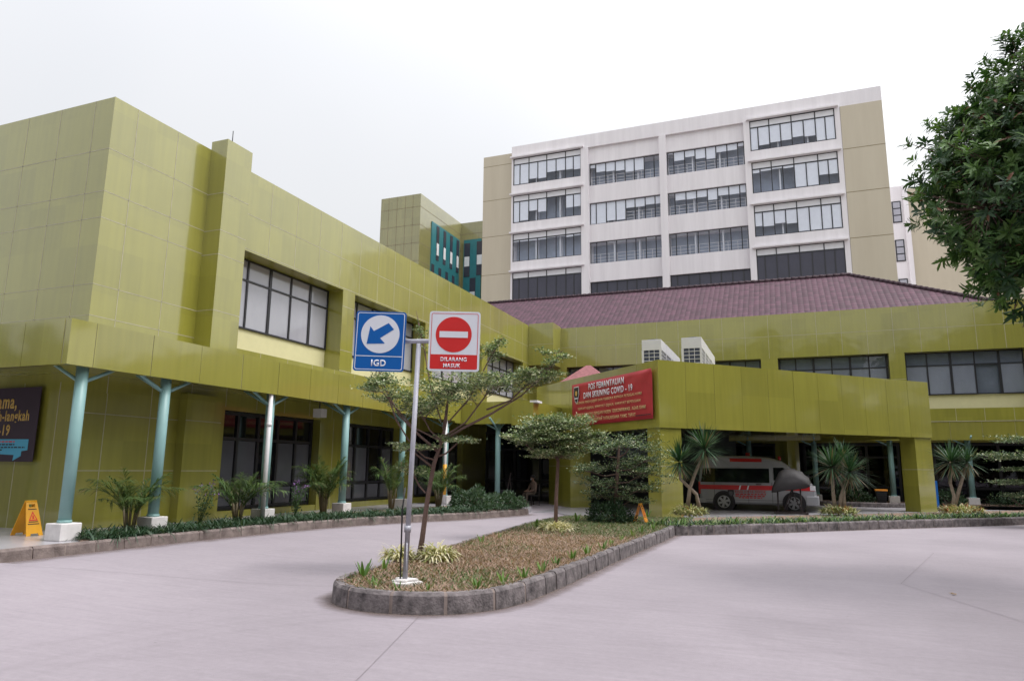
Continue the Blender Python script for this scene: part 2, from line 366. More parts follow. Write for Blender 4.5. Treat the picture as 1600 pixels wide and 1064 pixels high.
def np_mesh(name, V, F, mats, mi=None, parent=None, smooth=False):
    off = OFF.get(parent.name, Vector((0, 0, 0))) if parent is not None else Vector((0, 0, 0))
    V = np.asarray(V)-np.array(off)[None]
    me = D.meshes.new(name); me.from_pydata(V.tolist(), [], F.tolist())
    for m in mats: me.materials.append(m)
    if mi is not None: me.polygons.foreach_set('material_index', np.asarray(mi, dtype=np.int32))
    if smooth: me.polygons.foreach_set('use_smooth', [True]*len(F))
    me.update()
    return link_mesh(name, me, parent)
def unit(a): return a/np.maximum(np.linalg.norm(a, axis=1, keepdims=True), 1e-9)
def leaf_geo(P, Dr, Nn, L, Wd, fold=.15):
    """diamond leaves folded on the midrib"""
    Dr = unit(Dr); S = unit(np.cross(Dr, Nn)); Nn = np.cross(S, Dr); n = len(P)
    L = np.broadcast_to(L, n)[:, None]; Wd = np.broadcast_to(Wd, n)[:, None]
    mid = P+Dr*L*.55
    V = np.stack([P, mid-S*Wd/2+Nn*Wd*fold, P+Dr*L, mid+S*Wd/2+Nn*Wd*fold], 1).reshape(-1, 3)
    b = np.arange(n)[:, None]*4
    F = np.concatenate([b+np.array([[0, 1, 2]]), b+np.array([[0, 2, 3]])], 1).reshape(-1, 3)
    return V, F, 2
def strap_geo(P, Dr, L, Wd, droop, segs=4, twist=None, tip=.15):
    """long arching blades"""
    Dr = unit(Dr); n = len(P); up = np.array([[0, 0, 1.]])
    S = unit(np.cross(Dr, up+1e-3*rng.normal(size=(n, 3))))
    L = np.broadcast_to(L, n)[:, None]; Wd = np.broadcast_to(Wd, n)[:, None]; droop = np.broadcast_to(droop, n)[:, None]
    rows = []
    for k in range(segs+1):
        t = k/segs; c = P+Dr*L*t-up*droop*L*t*t
        w = Wd*(min(1, .55+t*2) if t < .4 else 1-(1-tip)*((t-.4)/.6)**1.4)/2
        rows += [c-S*w, c+S*w]
    V = np.stack(rows, 1).reshape(-1, 3); per = 2*(segs+1)
    b = np.arange(n)[:, None]*per
    F = np.concatenate([b+np.array([[2*k, 2*k+1, 2*k+3, 2*k+2]]) for k in range(segs)], 1).reshape(-1, 4)
    return V, F, segs
def foliage(name, geo, mats, weights, parent, per_leaf=True):
    V, F, k = geo; n = len(F)//k
    mi = np.repeat(rng.choice(len(mats), n, p=np.array(weights)/sum(weights)), k)
    return np_mesh(name, V, F, mats, mi, parent)

def text_mesh(body, width, height, m, name='lettering', parent=None, place=None, bold=.0, depth=.004, align='CENTER'):
    """flat raised letters, fitted to width x height; place maps (x, z, out) to a point"""
    cu = D.curves.new('t', 'FONT'); cu.body = body; cu.size = 1; cu.space_character = 1.12; cu.align_x = 'LEFT'; cu.offset = bold; cu.extrude = .0; cu.resolution_u = 3
    o = D.objects.new('t', cu); COL.objects.link(o)
    dg = bpy.context.evaluated_depsgraph_get(); me = D.meshes.new_from_object(o.evaluated_get(dg))
    D.objects.remove(o); D.curves.remove(cu)
    co = np.array([v.co[:] for v in me.vertices]); lo = co.min(0); hi = co.max(0)
    sx = width/(hi[0]-lo[0]); sz = height/max(hi[1]-lo[1], 1e-6)
    x = (co[:, 0]-(lo[0]+hi[0])/2)*sx; z = (co[:, 1]-(lo[1]+hi[1])/2)*sz
    off = OFF.get(parent.name, Vector((0, 0, 0))) if parent is not None else Vector((0, 0, 0))
    bm = bmesh.new(); bm.from_mesh(me)
    for i, v in enumerate(bm.verts): v.co = (x[i], 0, z[i])
    g = bmesh.ops.extrude_face_region(bm, geom=bm.faces[:])
    for e in g['geom']:
        if isinstance(e, bmesh.types.BMVert): e.co.y -= depth
    bmesh.ops.recalc_face_normals(bm, faces=bm.faces)
    for v in bm.verts: v.co = Vector(place(v.co.x, v.co.z, -v.co.y))-off
    bm.to_mesh(me); bm.free(); me.materials.clear(); me.materials.append(m); me.name = name
    return link_mesh(name, me, parent)

# ================================================================== SETTING
def gz(x, y):  # gentle crossfall of the driveway up to the left kerb
    t = min(1, max(0, (-6.5-x)/4.3)); return .1*t*t*(3-2*t)
xs = sorted(set([-160, -80, -40, -25, 20, 40, 80, 160]+[float(v) for v in np.arange(-16, 14.1, .5)]))
ys = sorted(set([-160, -80, -40, -20, -10, 60, 100, 200]+[float(v) for v in np.arange(-6, 42, 2.)]))
V = [(x, y, gz(x, y)) for y in ys for x in xs]; nx = len(xs)
F = [(j*nx+i, j*nx+i+1, (j+1)*nx+i+1, (j+1)*nx+i) for j in range(len(ys)-1) for i in range(nx-1)]
g = np_mesh('driveway', np.array(V), np.array(F), [GROUND]); tag(g, kind='structure')

mb = MB()
def strip(p, q, w=.008):
    p = Vector(p); q = Vector(q); d = (q-p).normalized(); s = Vector((-d.y, d.x))*w/2; n = 12
    for k in range(n):
        a = p+(q-p)*k/n; b = p+(q-p)*(k+1)/n
        mb.face([(a.x+s.x, a.y+s.y, gz(a.x, a.y)+.004), (a.x-s.x, a.y-s.y, gz(a.x, a.y)+.004), (b.x-s.x, b.y-s.y, gz(b.x, b.y)+.004), (b.x+s.x, b.y+s.y, gz(b.x, b.y)+.004)], JOINT)
strip((-3.85, 7.1), (-2.95, 4.2)); strip((-11, 7.35), (-5.55, 8.35)); strip((-2.9, 12.7), (1.4, 12.0)); strip((1.4, 12.0), (2.6, 16.8)); strip((1.4, 12.0), (3.2, 7.0)); strip((3.2, 7.0), (3.4, 1.0)); strip((-2.95, 4.2), (-2.3, -4))
tag(mb.build('driveway_joint'), kind='structure')

def resample(pts, step):
    pts = [Vector(p) for p in pts]; out = [pts[0]]; 
    L = [0]
    for a, b in zip(pts, pts[1:]): L.append(L[-1]+(b-a).length)
    n = max(2, round(L[-1]/step)); res = []
    for k in range(n+1):
        s = L[-1]*k/n; i = max(0, min(len(pts)-2, next((j for j in range(len(L)-1) if L[j+1] >= s-1e-9), len(pts)-2)))
        t = (s-L[i])/max(1e-9, L[i+1]-L[i]); res.append(pts[i].lerp(pts[i+1], t))
    return res
def smooth2(pts, it=2):
    pts = [Vector(p) for p in pts]
    for _ in range(it):
        o = [pts[0]]
        for a, b in zip(pts, pts[1:]): o += [a.lerp(b, .25), a.lerp(b, .75)]
        o.append(pts[-1]); pts = o
    return pts
def kerb(name, pts, side, zb, zt, w, m, step=.5, gap=.012):
    """row of kerb stones; side=+1 puts the bed on the left of the direction of travel"""
    q = resample(pts, step/5); mb = MB(); n = len(q)
    def nrm(i):
        d = (q[min(i+1, n-1)]-q[max(i-1, 0)]).normalized(); return Vector((-d.y, d.x))*side
    i = 0
    while i < n-1:
        j = min(n-1, i+5); 
        if n-1-j < 2: j = n-1
        h = random.uniform(-.006, .006); k = random.uniform(-.008, .008)
        for a in range(i, j):
            b = a+1; na = nrm(a); nb = nrm(b); A = q[a]; B = q[b]
            if a == i: A = A.lerp(B, gap/ max(.001, (B-A).length))
            if b == j: B = B.lerp(q[a], gap/max(.001, (B-q[a]).length))
            prof = [(k, -.05), (k+.015, zt-.035+h), (k+.04, zt+h), (w, zt+h), (w, -.05)]
            za = zb(A.x, A.y); zb_ = zb(B.x, B.y)
            PA = [(A.x+na.x*o, A.y+na.y*o, za+z) for o, z in prof]; PB = [(B.x+nb.x*o, B.y+nb.y*o, zb_+z) for o, z in prof]
            for e in range(4):
                f = [PA[e], PB[e], PB[e+1], PA[e+1]]
                mb.face(f if side < 0 else f[::-1], m)
            if a == i: mb.face(PA if side > 0 else PA[::-1], m)
            if b == j: mb.face(PB[::-1] if side > 0 else PB, m)
        # recessed mortar
        if j < n-1:
            A = q[j]; d = (q[j+1]-q[j-1]).normalized(); nn = nrm(j); za = zb(A.x, A.y)
            P0 = A-Vector((d.x, d.y))*gap*1.6; P1 = A+Vector((d.x, d.y))*gap*1.6
            r = .008+max(0, k)
            for o0, o1, z0, z1 in ((r, r+.012, -.05, zt-.04), (r+.012, r+.04, zt-.04, zt-.008), (r+.04, w, zt-.008, zt-.008)):
                f = [(P0.x+nn.x*o0, P0.y+nn.y*o0, za+z0), (P1.x+nn.x*o0, P1.y+nn.y*o0, za+z0), (P1.x+nn.x*o1, P1.y+nn.y*o1, za+z1), (P0.x+nn.x*o1, P0.y+nn.y*o1, za+z1)]
                mb.face(f if side < 0 else f[::-1], MORTAR)
        i = j
    return tag(mb.build(name), kind='structure')
ISL = [(-6.3, 20.5), (-6.5, 18.5), (-6.15, 15), (-5.85, 12.2), (-5.6, 9.6), (-5.5, 8.4), (-5.40, 7.7), (-5.15, 7.33), (-4.8, 7.13), (-4.35, 7.05), (-3.85, 7.14), (-3.42, 7.42), (-3.12, 7.95), (-3.0, 9.0), (-2.95, 11.87), (-2.76, 16.6)]
isl = smooth2(ISL)+[Vector((-2.74, 18.1)), Vector((-.64, 19.95)), Vector((2.7, 23.25)), Vector((6.73, 27.1)), Vector((14, 33.9)), Vector((24, 43))]
kerb('island_kerb', smooth2(ISL)[:54], 1, gz, .235, .13, STONE, .62, .02)
kerb('border_kerb', isl[53:], 1, gz, .235, .13, STONE, .38, .012)
LK = [(-11.2, -8), (-11.2, 5), (-11.25, 9.0), (-11.15, 11.1), (-10.9, 14.4), (-9.95, 17.6), (-9.3, 19.0), (-8.55, 22.0), (-8.45, 23.2)]
kerb('bed_kerb', smooth2(LK), 1, gz, .19, .13, STONE_WARM, .55)
# dust and dirt washed against the kerbs
def dust_mat():
    m = D.materials.new('kerb_dust'); m.use_nodes = True; t = m.node_tree; b = t.nodes['Principled BSDF']; b.inputs['Roughness'].default_value = .95; b.inputs['Base Color'].default_value = (.17, .125, .11, 1)
    g = t.nodes.new('ShaderNodeTexCoord'); s_ = t.nodes.new('ShaderNodeSeparateXYZ'); t.links.new(g.outputs['UV'], s_.inputs[0])
    n = t.nodes.new('ShaderNodeTexNoise'); n.inputs['Scale'].default_value = 3.5; n.inputs['Detail'].default_value = 8; n.inputs['Roughness'].default_value = .7; t.links.new(g.outputs['Object'], n.inputs['Vector'])
    a = t.nodes.new('ShaderNodeMath'); a.operation = 'SUBTRACT'; t.links.new(n.outputs['Fac'], a.inputs[0]); t.links.new(s_.outputs[1], a.inputs[1])
    r = t.nodes.new('ShaderNodeMapRange'); r.inputs[1].default_value = -.25; r.inputs[2].default_value = .5; r.inputs[3].default_value = 0; r.inputs[4].default_value = .7; t.links.new(a.outputs[0], r.inputs[0])
    t.links.new(r.outputs[0], b.inputs['Alpha']); return m
DUST = dust_mat()
def kerb_dust(pts, w_):
    q = resample(pts, .25); V = []; F = []; UV = []; n = len(q)
    for i, p in enumerate(q):
        d = (q[min(i+1, n-1)]-q[max(i-1, 0)]).normalized(); nn = Vector((d.y, -d.x))
        for k, o in enumerate((-.02, w_)): x, y = p.x+nn.x*o, p.y+nn.y*o; V.append((x, y, gz(x, y)+.006)); UV.append((i*.25, k))
    F = [(2*i, 2*i+1, 2*i+3, 2*i+2) for i in range(n-1)]
    me = D.meshes.new('kerb_dust'); me.from_pydata(V, [], F); me.materials.append(DUST); uv = me.uv_layers.new(name='UVMap')
    for l in me.loops: uv.data[l.index].uv = UV[l.vertex_index]
    tag(link_mesh('kerb_dust', me), kind='structure')
kerb_dust(smooth2(LK)[8:], .55); kerb_dust(isl[8:], .3)
# soil of the beds
def poly_sheet(name, pts, z, m, kind='structure'):
    bm = bmesh.new(); vs = [bm.verts.new((p[0], p[1], z)) for p in pts]; bm.faces.new(vs)
    bmesh.ops.triangulate(bm, faces=bm.faces[:]); bmesh.ops.recalc_face_normals(bm, faces=bm.faces)
    for f in bm.faces:
        if f.normal.z < 0: f.normal_flip()
    me = D.meshes.new(name); bm.to_mesh(me); bm.free(); me.materials.append(m); o = link_mesh(name, me); tag(o, kind=kind); return o
def inset(pts, d):
    out = []
    for i, p in enumerate(pts):
        a = pts[max(0, i-1)]; b = pts[min(len(pts)-1, i+1)]; t = (b-a).normalized(); out.append(p+Vector((-t.y, t.x))*d)
    return out
soil_front = inset(isl, .1)
soil_back = [(22, 46.6), (5.5, 30.1), (-3.2, 21.4), (-5.0, 21.0)]
SOILPOLY = [tuple(p) for p in soil_front]+soil_back
poly_sheet('island_soil', SOILPOLY, .205, SOIL)
lk = smooth2(LK); lk_in = inset(lk, .1)
bedpts = [p for p in lk_in if p.y > 8.9]
BEDPOLY = [tuple(p) for p in bedpts]+[(-9.6, 23.4), (-11.3, 23.2), (-12.0, 20.5), (-12.45, 17.5), (-12.55, 9.6), (-11.4, 8.9)]
poly_sheet('left_bed_soil', BEDPOLY, .262, SOIL)
# raised walkway under the canopy and porch floor
mb = MB(); 
mb.prism([(-60, -8), (-11.31, -8), (-11.33, 9.0), (-11.25, 11), (-11.05, 14.2), (-10.3, 17.0), (-9.6, 18.9), (-8.9, 21.4), (-8.65, 24.0), (-60, 24.0)], .0, .25, TILEF)
tag(mb.build('walkway'), kind='structure')
mb = MB(); mb.prism([(-13.7, 24.0), (-8.6, 24.0), (-8.0, 24.6), (-5.6, 21.7), (-4.6, 21.9), (-3.6, 21.6), (6, 31.2), (20, 45.2), (20, 46), (-13.7, 46)], -.02, .05, TILEF)
tag(mb.build('porch_floor'), kind='structure')
RB = smooth2([(.9, 38.9), (.9, 36.2), (1.6, 35.4), (3.2, 35.3), (4.6, 35.6), (5.2, 36.3)], 2)
kerb('rear_bed_kerb', RB, 1, lambda x, y: .05, .2, .12, STONE, .5)
poly_sheet('rear_bed_soil', [tuple(p) for p in inset(RB, .1)]+[(14, 36.4), (14, 39)], .2, SOIL)

# ================================================================== LEFT WING
LW = thing('hospital_wing', 'two-storey green panelled hospital wing on the left with colonnade and upper windows', 'building', (-13.76, 10.3, 0), world=True)
XW = -13.76
OPEN = [(14.54, 19.33), (20.03, 25.16), (25.86, 30.95), (31.65, 36.7)]
def xj(mb, X, y0, y1, z0, z1): mb.box(X-.01, X+.003, y0, y1, z0, z1, SEAL)      # joint on a +X face
def yj(mb, Y, x0, x1, z0, z1): mb.box(x0, x1, Y-.003, Y+.01, z0, z1, SEAL)      # joint on a -Y face
JW = .009
w = MB()
w.box(-48, -14.45, 10.3, 37.5, 0, 9.70, PANEL)
w.box(-14.45, XW, 10.3, 37.5, 7.46, 9.76, PANEL)
w.box(-48, -14.45, 10.301, 10.8, 9.70, 9.76, PANEL)
w.box(-14.45, XW, 10.3, 37.5, 3.1, 4.7, PANEL)
prev = 10.3
for a, b in OPEN+[(37.5, 37.5)]:
    w.box(-14.45, XW, prev, a, 4.7, 7.46, PANEL); prev = b
for z in (8.52, 7.52, 6.91, 5.41, 4.72):
    for a, b in ([(10.3, 37.5)] if z > 7.46 else [(10.3, 14.54), (19.33, 20.03), (25.16, 25.86), (30.95, 31.65), (36.7, 37.5)]):
        xj(w, XW, a, b, z-JW, z+JW)
    yj(w, 10.3, -48, XW, z-JW, z+JW)
yv = 10.93
while yv < 37.3:
    xj(w, XW, yv-JW, yv+JW, 7.46, 9.76); xj(w, XW, yv-JW, yv+JW, 3.1, 4.7)
    if not any(a-.02 < yv < b+.02 for a, b in OPEN): xj(w, XW, yv-JW, yv+JW, 4.7, 7.46)
    yv += 1.165
xv = -14.36
while xv > -47: yj(w, 10.3, xv-JW, xv+JW, 4.0, 9.76); xv -= 1.12
w.build('wall', LW)
# cream sill panels inside the recesses
for a, b in OPEN: s = MB(); s.box(-14.45, -14.38, a, b, 4.7, 5.42, CREAM); s.build('sill_panel', LW)
p = MB(); p.box(XW, -13.22, 13.17, 14.08, 4.05, 9.98, PANEL)
for z in (8.5, 7.5, 6.86, 5.41): p.box(-13.23, -13.217, 13.17, 14.08, z-JW, z+JW, SEAL); p.box(XW, -13.22, 13.167, 13.18, z-JW, z+JW, SEAL)
pil = p.build('pilaster', LW)
r = MB(); r.tube([(-13.5, 13.6, 9.98), (-13.5, 13.6, 10.45)], .012, BLACK, 6); r.build('lightning_rod', pil)
def side_window(parent, X, y0, y1, z0, z1, ncol, ztr, pane):
    """dark framed window in a +X facing wall"""
    f = MB(); t = .05
    f.box(X, X+.07, y0, y1, z0, z0+t, FRAME); f.box(X, X+.07, y0, y1, z1-t, z1, FRAME); f.box(X, X+.06, y0+t, y1-t, ztr-t/2, ztr+t/2, FRAME)
    for k in range(ncol+1):
        yy = y0+(y1-y0)*k/ncol; ww = .05 if k % 2 == 0 else .03
        yy = min(max(yy, y0+ww), y1-ww); f.box(X, X+.066, yy-ww, yy+ww, z0+t, ztr-t/2, FRAME); f.box(X, X+.064, yy-ww, yy+ww, ztr+t/2, z1-t, FRAME)
    fr = f.build('window', parent)
    q = MB(); q.box(X+.02, X+.03, y0+.02, y1-.02, z0+.02, z1-.02, pane); q.build('pane', fr)
    return fr
for a, b in OPEN: side_window(LW, -14.40, a, b, 5.42, 7.46, 5, 6.84, FROST)
# ground floor
gmb = MB()
for a, b in ((10.301, 12.91), (14.05, 14.42), (18.5, 20.04), (23.4, 24.6), (29.0, 37.4)): gmb.box(-14.45, XW, a, b, .2, 3.1, PANEL)
gmb.box(-14.45, XW+.25, 12.91, 14.05, .2, 3.3, PANEL)
for a, b in ((14.42, 18.5), (20.04, 23.4), (24.6, 29.0)):
    gmb.box(-14.45, XW-.02, a, b, .2, .42, PANEL); gmb.box(-14.45, XW-.001, a, b, 3.02, 3.1, PANEL)
for yy in (10.95, 12.1, 19.2): xj(gmb, XW, yy-JW, yy+JW, .25, 3.1)
for z in (1.45, 2.65): xj(gmb, XW, 10.3, 12.91, z-JW, z+JW); gmb.box(XW+.24, XW+.253, 12.91, 14.05, z-JW, z+JW, SEAL)
for xx in (-14.36, -15.48, -16.6, -17.7): yj(gmb, 10.3, xx-JW, xx+JW, .25, 3.3)
gmb.build('ground_floor_wall', LW)
for a, b, n in ((14.42, 18.5, 5), (20.04, 23.4, 4), (24.6, 29.0, 5)):
    f = MB(); X = -14.1; t = .05
    for k in range(n+1):
        yy = min(max(a+(b-a)*k/n, a+.06), b-.06); f.box(X, X+.08, yy-.045, yy+.045, .42, 3.02, FRAME)
    for z in (.47, 1.05, 2.3, 2.97): f.box(X, X+.075, a+.02, b-.02, z-.04, z+.04, FRAME)
    fr = f.build('window', LW)
    q = MB(); q.box(X+.02, X+.03, a, b, .42, 3.02, DARKGL); q.build('pane', fr)
    q = MB()
    for k in range(n):
        if k % 3 != 2: q.box(X+.031, X+.034, a+(b-a)*k/n+.06, a+(b-a)*(k+1)/n-.06, 1.1, 2.25, GREYFILM)
        q.box(X+.031, X+.034, a+(b-a)*k/n+.06, a+(b-a)*(k+1)/n-.06, .52, 1.0, GREYFILM)
    q.build('film', fr)
# canopy
c = MB()
c.box(-48, -12.03, 8.7, 24.9, 3.48, 4.08, PANEL)
c.box(-12.03, -9.0, 25.02, 31.5, 3.48, 4.0, PANEL); c.box(-13.7, -12.03, 24.9, 31.5, 3.48, 4.0, PANEL)
ysl = [8.58]+[9.1+1.272*k for k in range(13)]
for a, b in zip(ysl, ysl[1:]): c.box(-12.03, -11.9+random.uniform(-.004, .004), a+.008, b-.008, 3.34, 4.17, PANEL)
c.box(-12.035, -11.912, 8.59, 24.9, 3.345, 4.165, SEAL)
xsl = [-11.9-1.2*k for k in range(31)]; xsl[0] = -12.04
for b, a in zip(xsl, xsl[1:]): c.box(a+.008, b-.008, 8.58+random.uniform(-.003, .003), 8.7, 3.34, 4.17, PANEL)
c.box(-47, -12.04, 8.59, 8.705, 3.345, 4.165, SEAL)
xs2 = [-11.9, -11.3, -10.55, -9.75, -9.0]
c.box(-12.03, -11.9, 24.37, 25.03, 3.28, 4.165, PANEL)
for a, b in zip(xs2, xs2[1:]): c.box(a+.006, b-.006, 24.9, 25.02, 3.25, 4.1, PANEL)
c.box(-11.9, -9.0, 24.91, 25.015, 3.26, 4.09, SEAL)
c.box(-9.0, -8.88, 24.9, 31, 3.25, 4.1, PANEL)
c.box(-9.72, -8.85, 24.72, 25.4, 3.18, 4.02, PANEL); c.box(-9.0, -8.7, 24.75, 25.3, 4.02, 4.1, WHITE)
c.build('canopy', LW)
def column(parent, x, y, zb, zt, r=.105, plinth=.2, ph=.3, braces=True, phm=PLASTER):
    m = MB(); m.tube([(x, y, zb+ph-.02), (x, y, zt)], r, AQUA, 20); m.tube([(x, y, zb+ph), (x, y, zb+ph+.05)], r+.015, AQUA, 20)
    co = m.build('column', parent)
    b = MB(); b.box(x-plinth, x+plinth, y-plinth, y+plinth, zb, zb+ph, phm); b.build('plinth', co, bevel=.015)
    if braces:
        for dx, dy in ((0, 1), (-1, 0)) if y < 9.5 else ((0, 1), (0, -1), (-1, 0)):
            d = Vector((dx, dy, 0)); bb = MB(); bb.tube([Vector((x, y, zt-.42)), Vector((x, y, zt-.42))+d*.85+Vector((0, 0, .42))], .035, AQUA, 10); bb.build('brace', co)
    return co
for yy in (9.1, 11.0, 14.25, 17.55, 20.86, 24.1): column(LW, -12.15, yy, .25, 3.48)
for xx in (-16.6, -20): column(LW, xx, 9.1, .25, 3.48)
column(LW, -10.48, 25.25, .06, 3.45, .1, .2)
for yy, x in ((14.05, -11.98), (23.75, -11.98)):
    m = MB(); m.tube([(x, yy, .3), (x, yy, 3.46)], .055, WHITE, 10); m.tube([(x, yy, 2.55), (x, yy, 2.63)], .066, WHITE, 10); d = m.build('downpipe', LW)
    if yy > 20: q = MB(); q.tube([(x, yy, .6), (x, yy, 1.7)], .075, YELLOW, 10); q.build('yellow_guard', d)
m = MB(); m.box(-13.0, -12.7, 17.1, 17.35, 3.0, 3.25, WHITE); m.tube([(-12.85, 17.2, 3.25), (-12.85, 17.2, 3.5)], .02, BLACK, 6); m.build('floodlight', LW)
# recessed entrance glazing at the inner corner
f = MB()
for xx in (-13.6, -12.2, -10.9, -9.6, -8.2): f.box(xx-.05, xx+.05, 31.4, 31.5, .06, 3.3, FRAME)
for z in (.12, 1.0, 2.45, 3.25): f.box(-13.7, -8.1, 31.41, 31.49, z-.05, z+.05, FRAME)
fr = f.build('entrance_window', LW); q = MB(); q.box(-13.7, -8.1, 31.46, 31.48, .06, 3.3, DARKGL); q.build('pane', fr)
q = MB(); q.box(-10.75, -10.25, 31.40, 31.405, 1.35, 2.0, GREYFILM); q.build('notice', fr)
q = MB(); q.box(-13.7, -8.1, 31.55, 31.6, 0, 3.48, DARKIN); q.build('dark_backing', fr)

cw = thing('shade_wall', 'plain dark unseen wall added left of the colonnade to deepen its shade', 'wall', (-19.3, 0, 0), world=True)  # out-of-view wall added to block light under the left canopy
q = MB(); q.box(-19.5, -19.2, -9, 8.4, 0, 4.0, mat('shade_wall_dark', (.09, .09, .075), .9, .25, 2)); q.build('masonry', cw); q = MB(); q.box(-19.55, -19.15, -9, 8.4, 4.0, 4.1, STONE); q.build('coping', cw)
# ================================================================== RIGHT WING
RW = thing('tiled_roof_hospital_wing', 'two-storey green panelled wing at the back with purple tiled hip roof', 'building', (0, 39, 0), world=True)
YR = 39.0
RO = [(-11.9, -6.6), (-6.0, -1.16), (-.32, 4.86), (5.56, 10.6), (11.3, 16.4), (17.1, 22)]
w = MB()
w.box(-15.2, 26, 39.75, 52, 0, 9.3, PANEL); w.box(-15.2, -13.73, 37.52, 39.75, 0, 9.7, PANEL)
w.box(-13.70, 26, YR, 39.75, 7.42, 9.76, PANEL)
w.box(-13.70, 26, YR, 39.75, 3.0, 4.62, PANEL)
prev = -13.70
for a, b in RO+[(26, 26)]: w.box(prev, a, YR, 39.75, 4.62, 7.42, PANEL); prev = b
w.box(-13.73, -12.25, 37.52, YR, 7.40, 9.83, PANEL)
xv = -11.3
while xv < 25.5: yj(w, YR, xv-JW, xv+JW, 7.42, 9.76); yj(w, YR, xv-JW, xv+JW, 3.9, 4.62); xv += 1.175
yj(w, YR, -12.2, 26, 8.59-JW, 8.59+JW); yj(w, 37.52, -13.7, -12.25, 8.6-JW, 8.6+JW)
for a, b in RO: yj(w, YR, b, b+.68, 6.1-JW, 6.1+JW)
w.build('wall', RW)
for a, b in RO: s = MB(); s.box(a, b, 39.6, 39.74, 4.62, 5.32, CREAM); s.build('sill_panel', RW)
def front_window(parent, x0, x1, Y, z0, z1, ncol, ztr, pane, extra=None, open_bays=()):
    f = MB(); t = .05
    f.box(x0, x1, Y-.07, Y, z0, z0+t, FRAME); f.box(x0, x1, Y-.07, Y, z1-t, z1, FRAME); f.box(x0+t, x1-t, Y-.06, Y, ztr-t/2, ztr+t/2, FRAME)
    for k in range(ncol+1):
        ww = .055 if k % 2 == 0 else .03; xx = min(max(x0+(x1-x0)*k/ncol, x0+ww), x1-ww)
        f.box(xx-ww, xx+ww, Y-.066, Y, z0+t, ztr-t/2, FRAME); f.box(xx-ww, xx+ww, Y-.064, Y, ztr+t/2, z1-t, FRAME)
    fr = f.build('window', parent)
    q = MB(); q.box(x0+.02, x1-.02, Y-.04, Y-.035, z0+.02, z1-.02, CLEAR); q.build('pane', fr)
    q = MB()
    for k in range(ncol):
        a = x0+(x1-x0)*k/ncol+.03; b = x0+(x1-x0)*(k+1)/ncol-.03
        if k not in open_bays: q.box(a, b, Y-.02, Y-.012, z0+.05, ztr-.03, CURTAIN)
        q.box(a, b, Y-.02, Y-.012, ztr+.03, z1-.06, ROOMGREY)
    q.build('curtain', fr)
    q = MB(); q.box(x0, x1, Y+.10, Y+.14, z0, z1, ROOMGREY); q.build('room', fr)
    return fr
for i, (a, b) in enumerate(RO): front_window(RW, a, b, 39.55, 5.32, 7.42, 6 if i < 3 else 5, 6.78, CLEAR, open_bays=(3,) if i == 3 else ())
# lower canopy band with columns
c = MB(); c.box(-8.6, 26, 36.75, 38.99, 3.2, 3.78, PANEL)
xv = -8.0
while xv < 25: c.box(xv+.006, xv+1.224, 36.62, 36.75, 3.02, 3.84, PANEL); xv += 1.23
c.box(-8, 25, 36.63, 36.752, 3.03, 3.83, SEAL); c.box(-8, 25, 36.60, 36.80, 3.842, 3.87, SEAL); c.build('canopy', RW)
for xx in (-4.9, -1.9, 1.1, 4.37, 7.5, 10.7): column(RW, xx, 37.3, .2, 3.2, .12, .22, .3)
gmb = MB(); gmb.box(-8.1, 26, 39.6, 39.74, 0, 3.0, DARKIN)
gmb.build('ground_floor_wall', RW)
for a, b, n in ((-8.0, -3.2, 4), (-3.0, .4, 3), (.65, 5.0, 3), (6.4, 11.8, 4)):
    f = MB(); Y = 39.3
    for k in range(n+1):
        xx = min(max(a+(b-a)*k/n, a+.06), b-.06); f.box(xx-.06, xx+.06, Y-.08, Y, .1, 2.95, FRAME)
    for z in (.15, .86, 2.3, 2.9): f.box(a+.02, b-.02, Y-.075, Y, z-.045, z+.045, FRAME)
    fr = f.build('window', RW); q = MB(); q.box(a, b, Y-.03, Y-.02, .1, 2.95, SMOKE); q.build('pane', fr)
    q = MB(); q.box(a+.05, b-.05, Y+.02, Y+.03, .9, 1.66, BROWNBL); q.build('blind', fr)
gmb = MB(); gmb.box(5.05, 6.35, 39.1, 39.59, 0, 3.0, PANEL); gmb.box(11.9, 26, 39.1, 39.59, 0, 3.0, PANEL); gmb.build('pier', RW)
# hip roof
def roof_obj(name, parent, A, B, C_, Dd, ridge_l, ridge_r, m):
    """front, right, back, left slopes; UVs run along the eave and up the slope"""
    me = D.meshes.new(name); off = OFF[parent.name]
    pts = [A, B, C_, Dd, ridge_l, ridge_r]; me.from_pydata([tuple(Vector(p)-off) for p in pts], [], [(0, 1, 5, 4), (1, 2, 5), (2, 3, 4, 5), (3, 0, 4)])
    me.materials.append(m); uv = me.uv_layers.new(name='UVMap')
    for po in me.polygons:
        v0 = me.vertices[po.vertices[0]].co; v1 = me.vertices[po.vertices[1]].co; e = (v1-v0).normalized(); n = po.normal; u = n.cross(e)
        for li in po.loop_indices:
            d = me.vertices[me.loops[li].vertex_index].co-v0; uv.data[li].uv = (d.dot(e), d.dot(u))
    return link_mesh(name, me, parent)
rA, rB, rC, rD = (-30, 39.7, 9.2), (11.9, 39.7, 9.2), (11.9, 52.3, 9.2), (-30, 52.3, 9.2)
rl, rr = (-20.0, 46, 13.45), (3.9, 46, 13.4)
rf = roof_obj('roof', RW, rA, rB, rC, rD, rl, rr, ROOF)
m = MB(); m.tube([rl, rr], .13, ROOF, 8); m.tube([rr, rB], .13, ROOF, 8); m.tube([rr, rC], .13, ROOF, 8); m.tube([rl, rA], .13, ROOF, 8)
for k in range(60):
    P0 = Vector(rl).lerp(Vector(rr), k/60); m.tube([P0, P0+Vector((.2, 0, 0))], .15, ROOF, 8)
    if k < 34:
        P0 = Vector(rr).lerp(Vector(rB), k/34); m.tube([P0, P0+(Vector(rB)-Vector(rr)).normalized()*.16], .15, ROOF, 8)
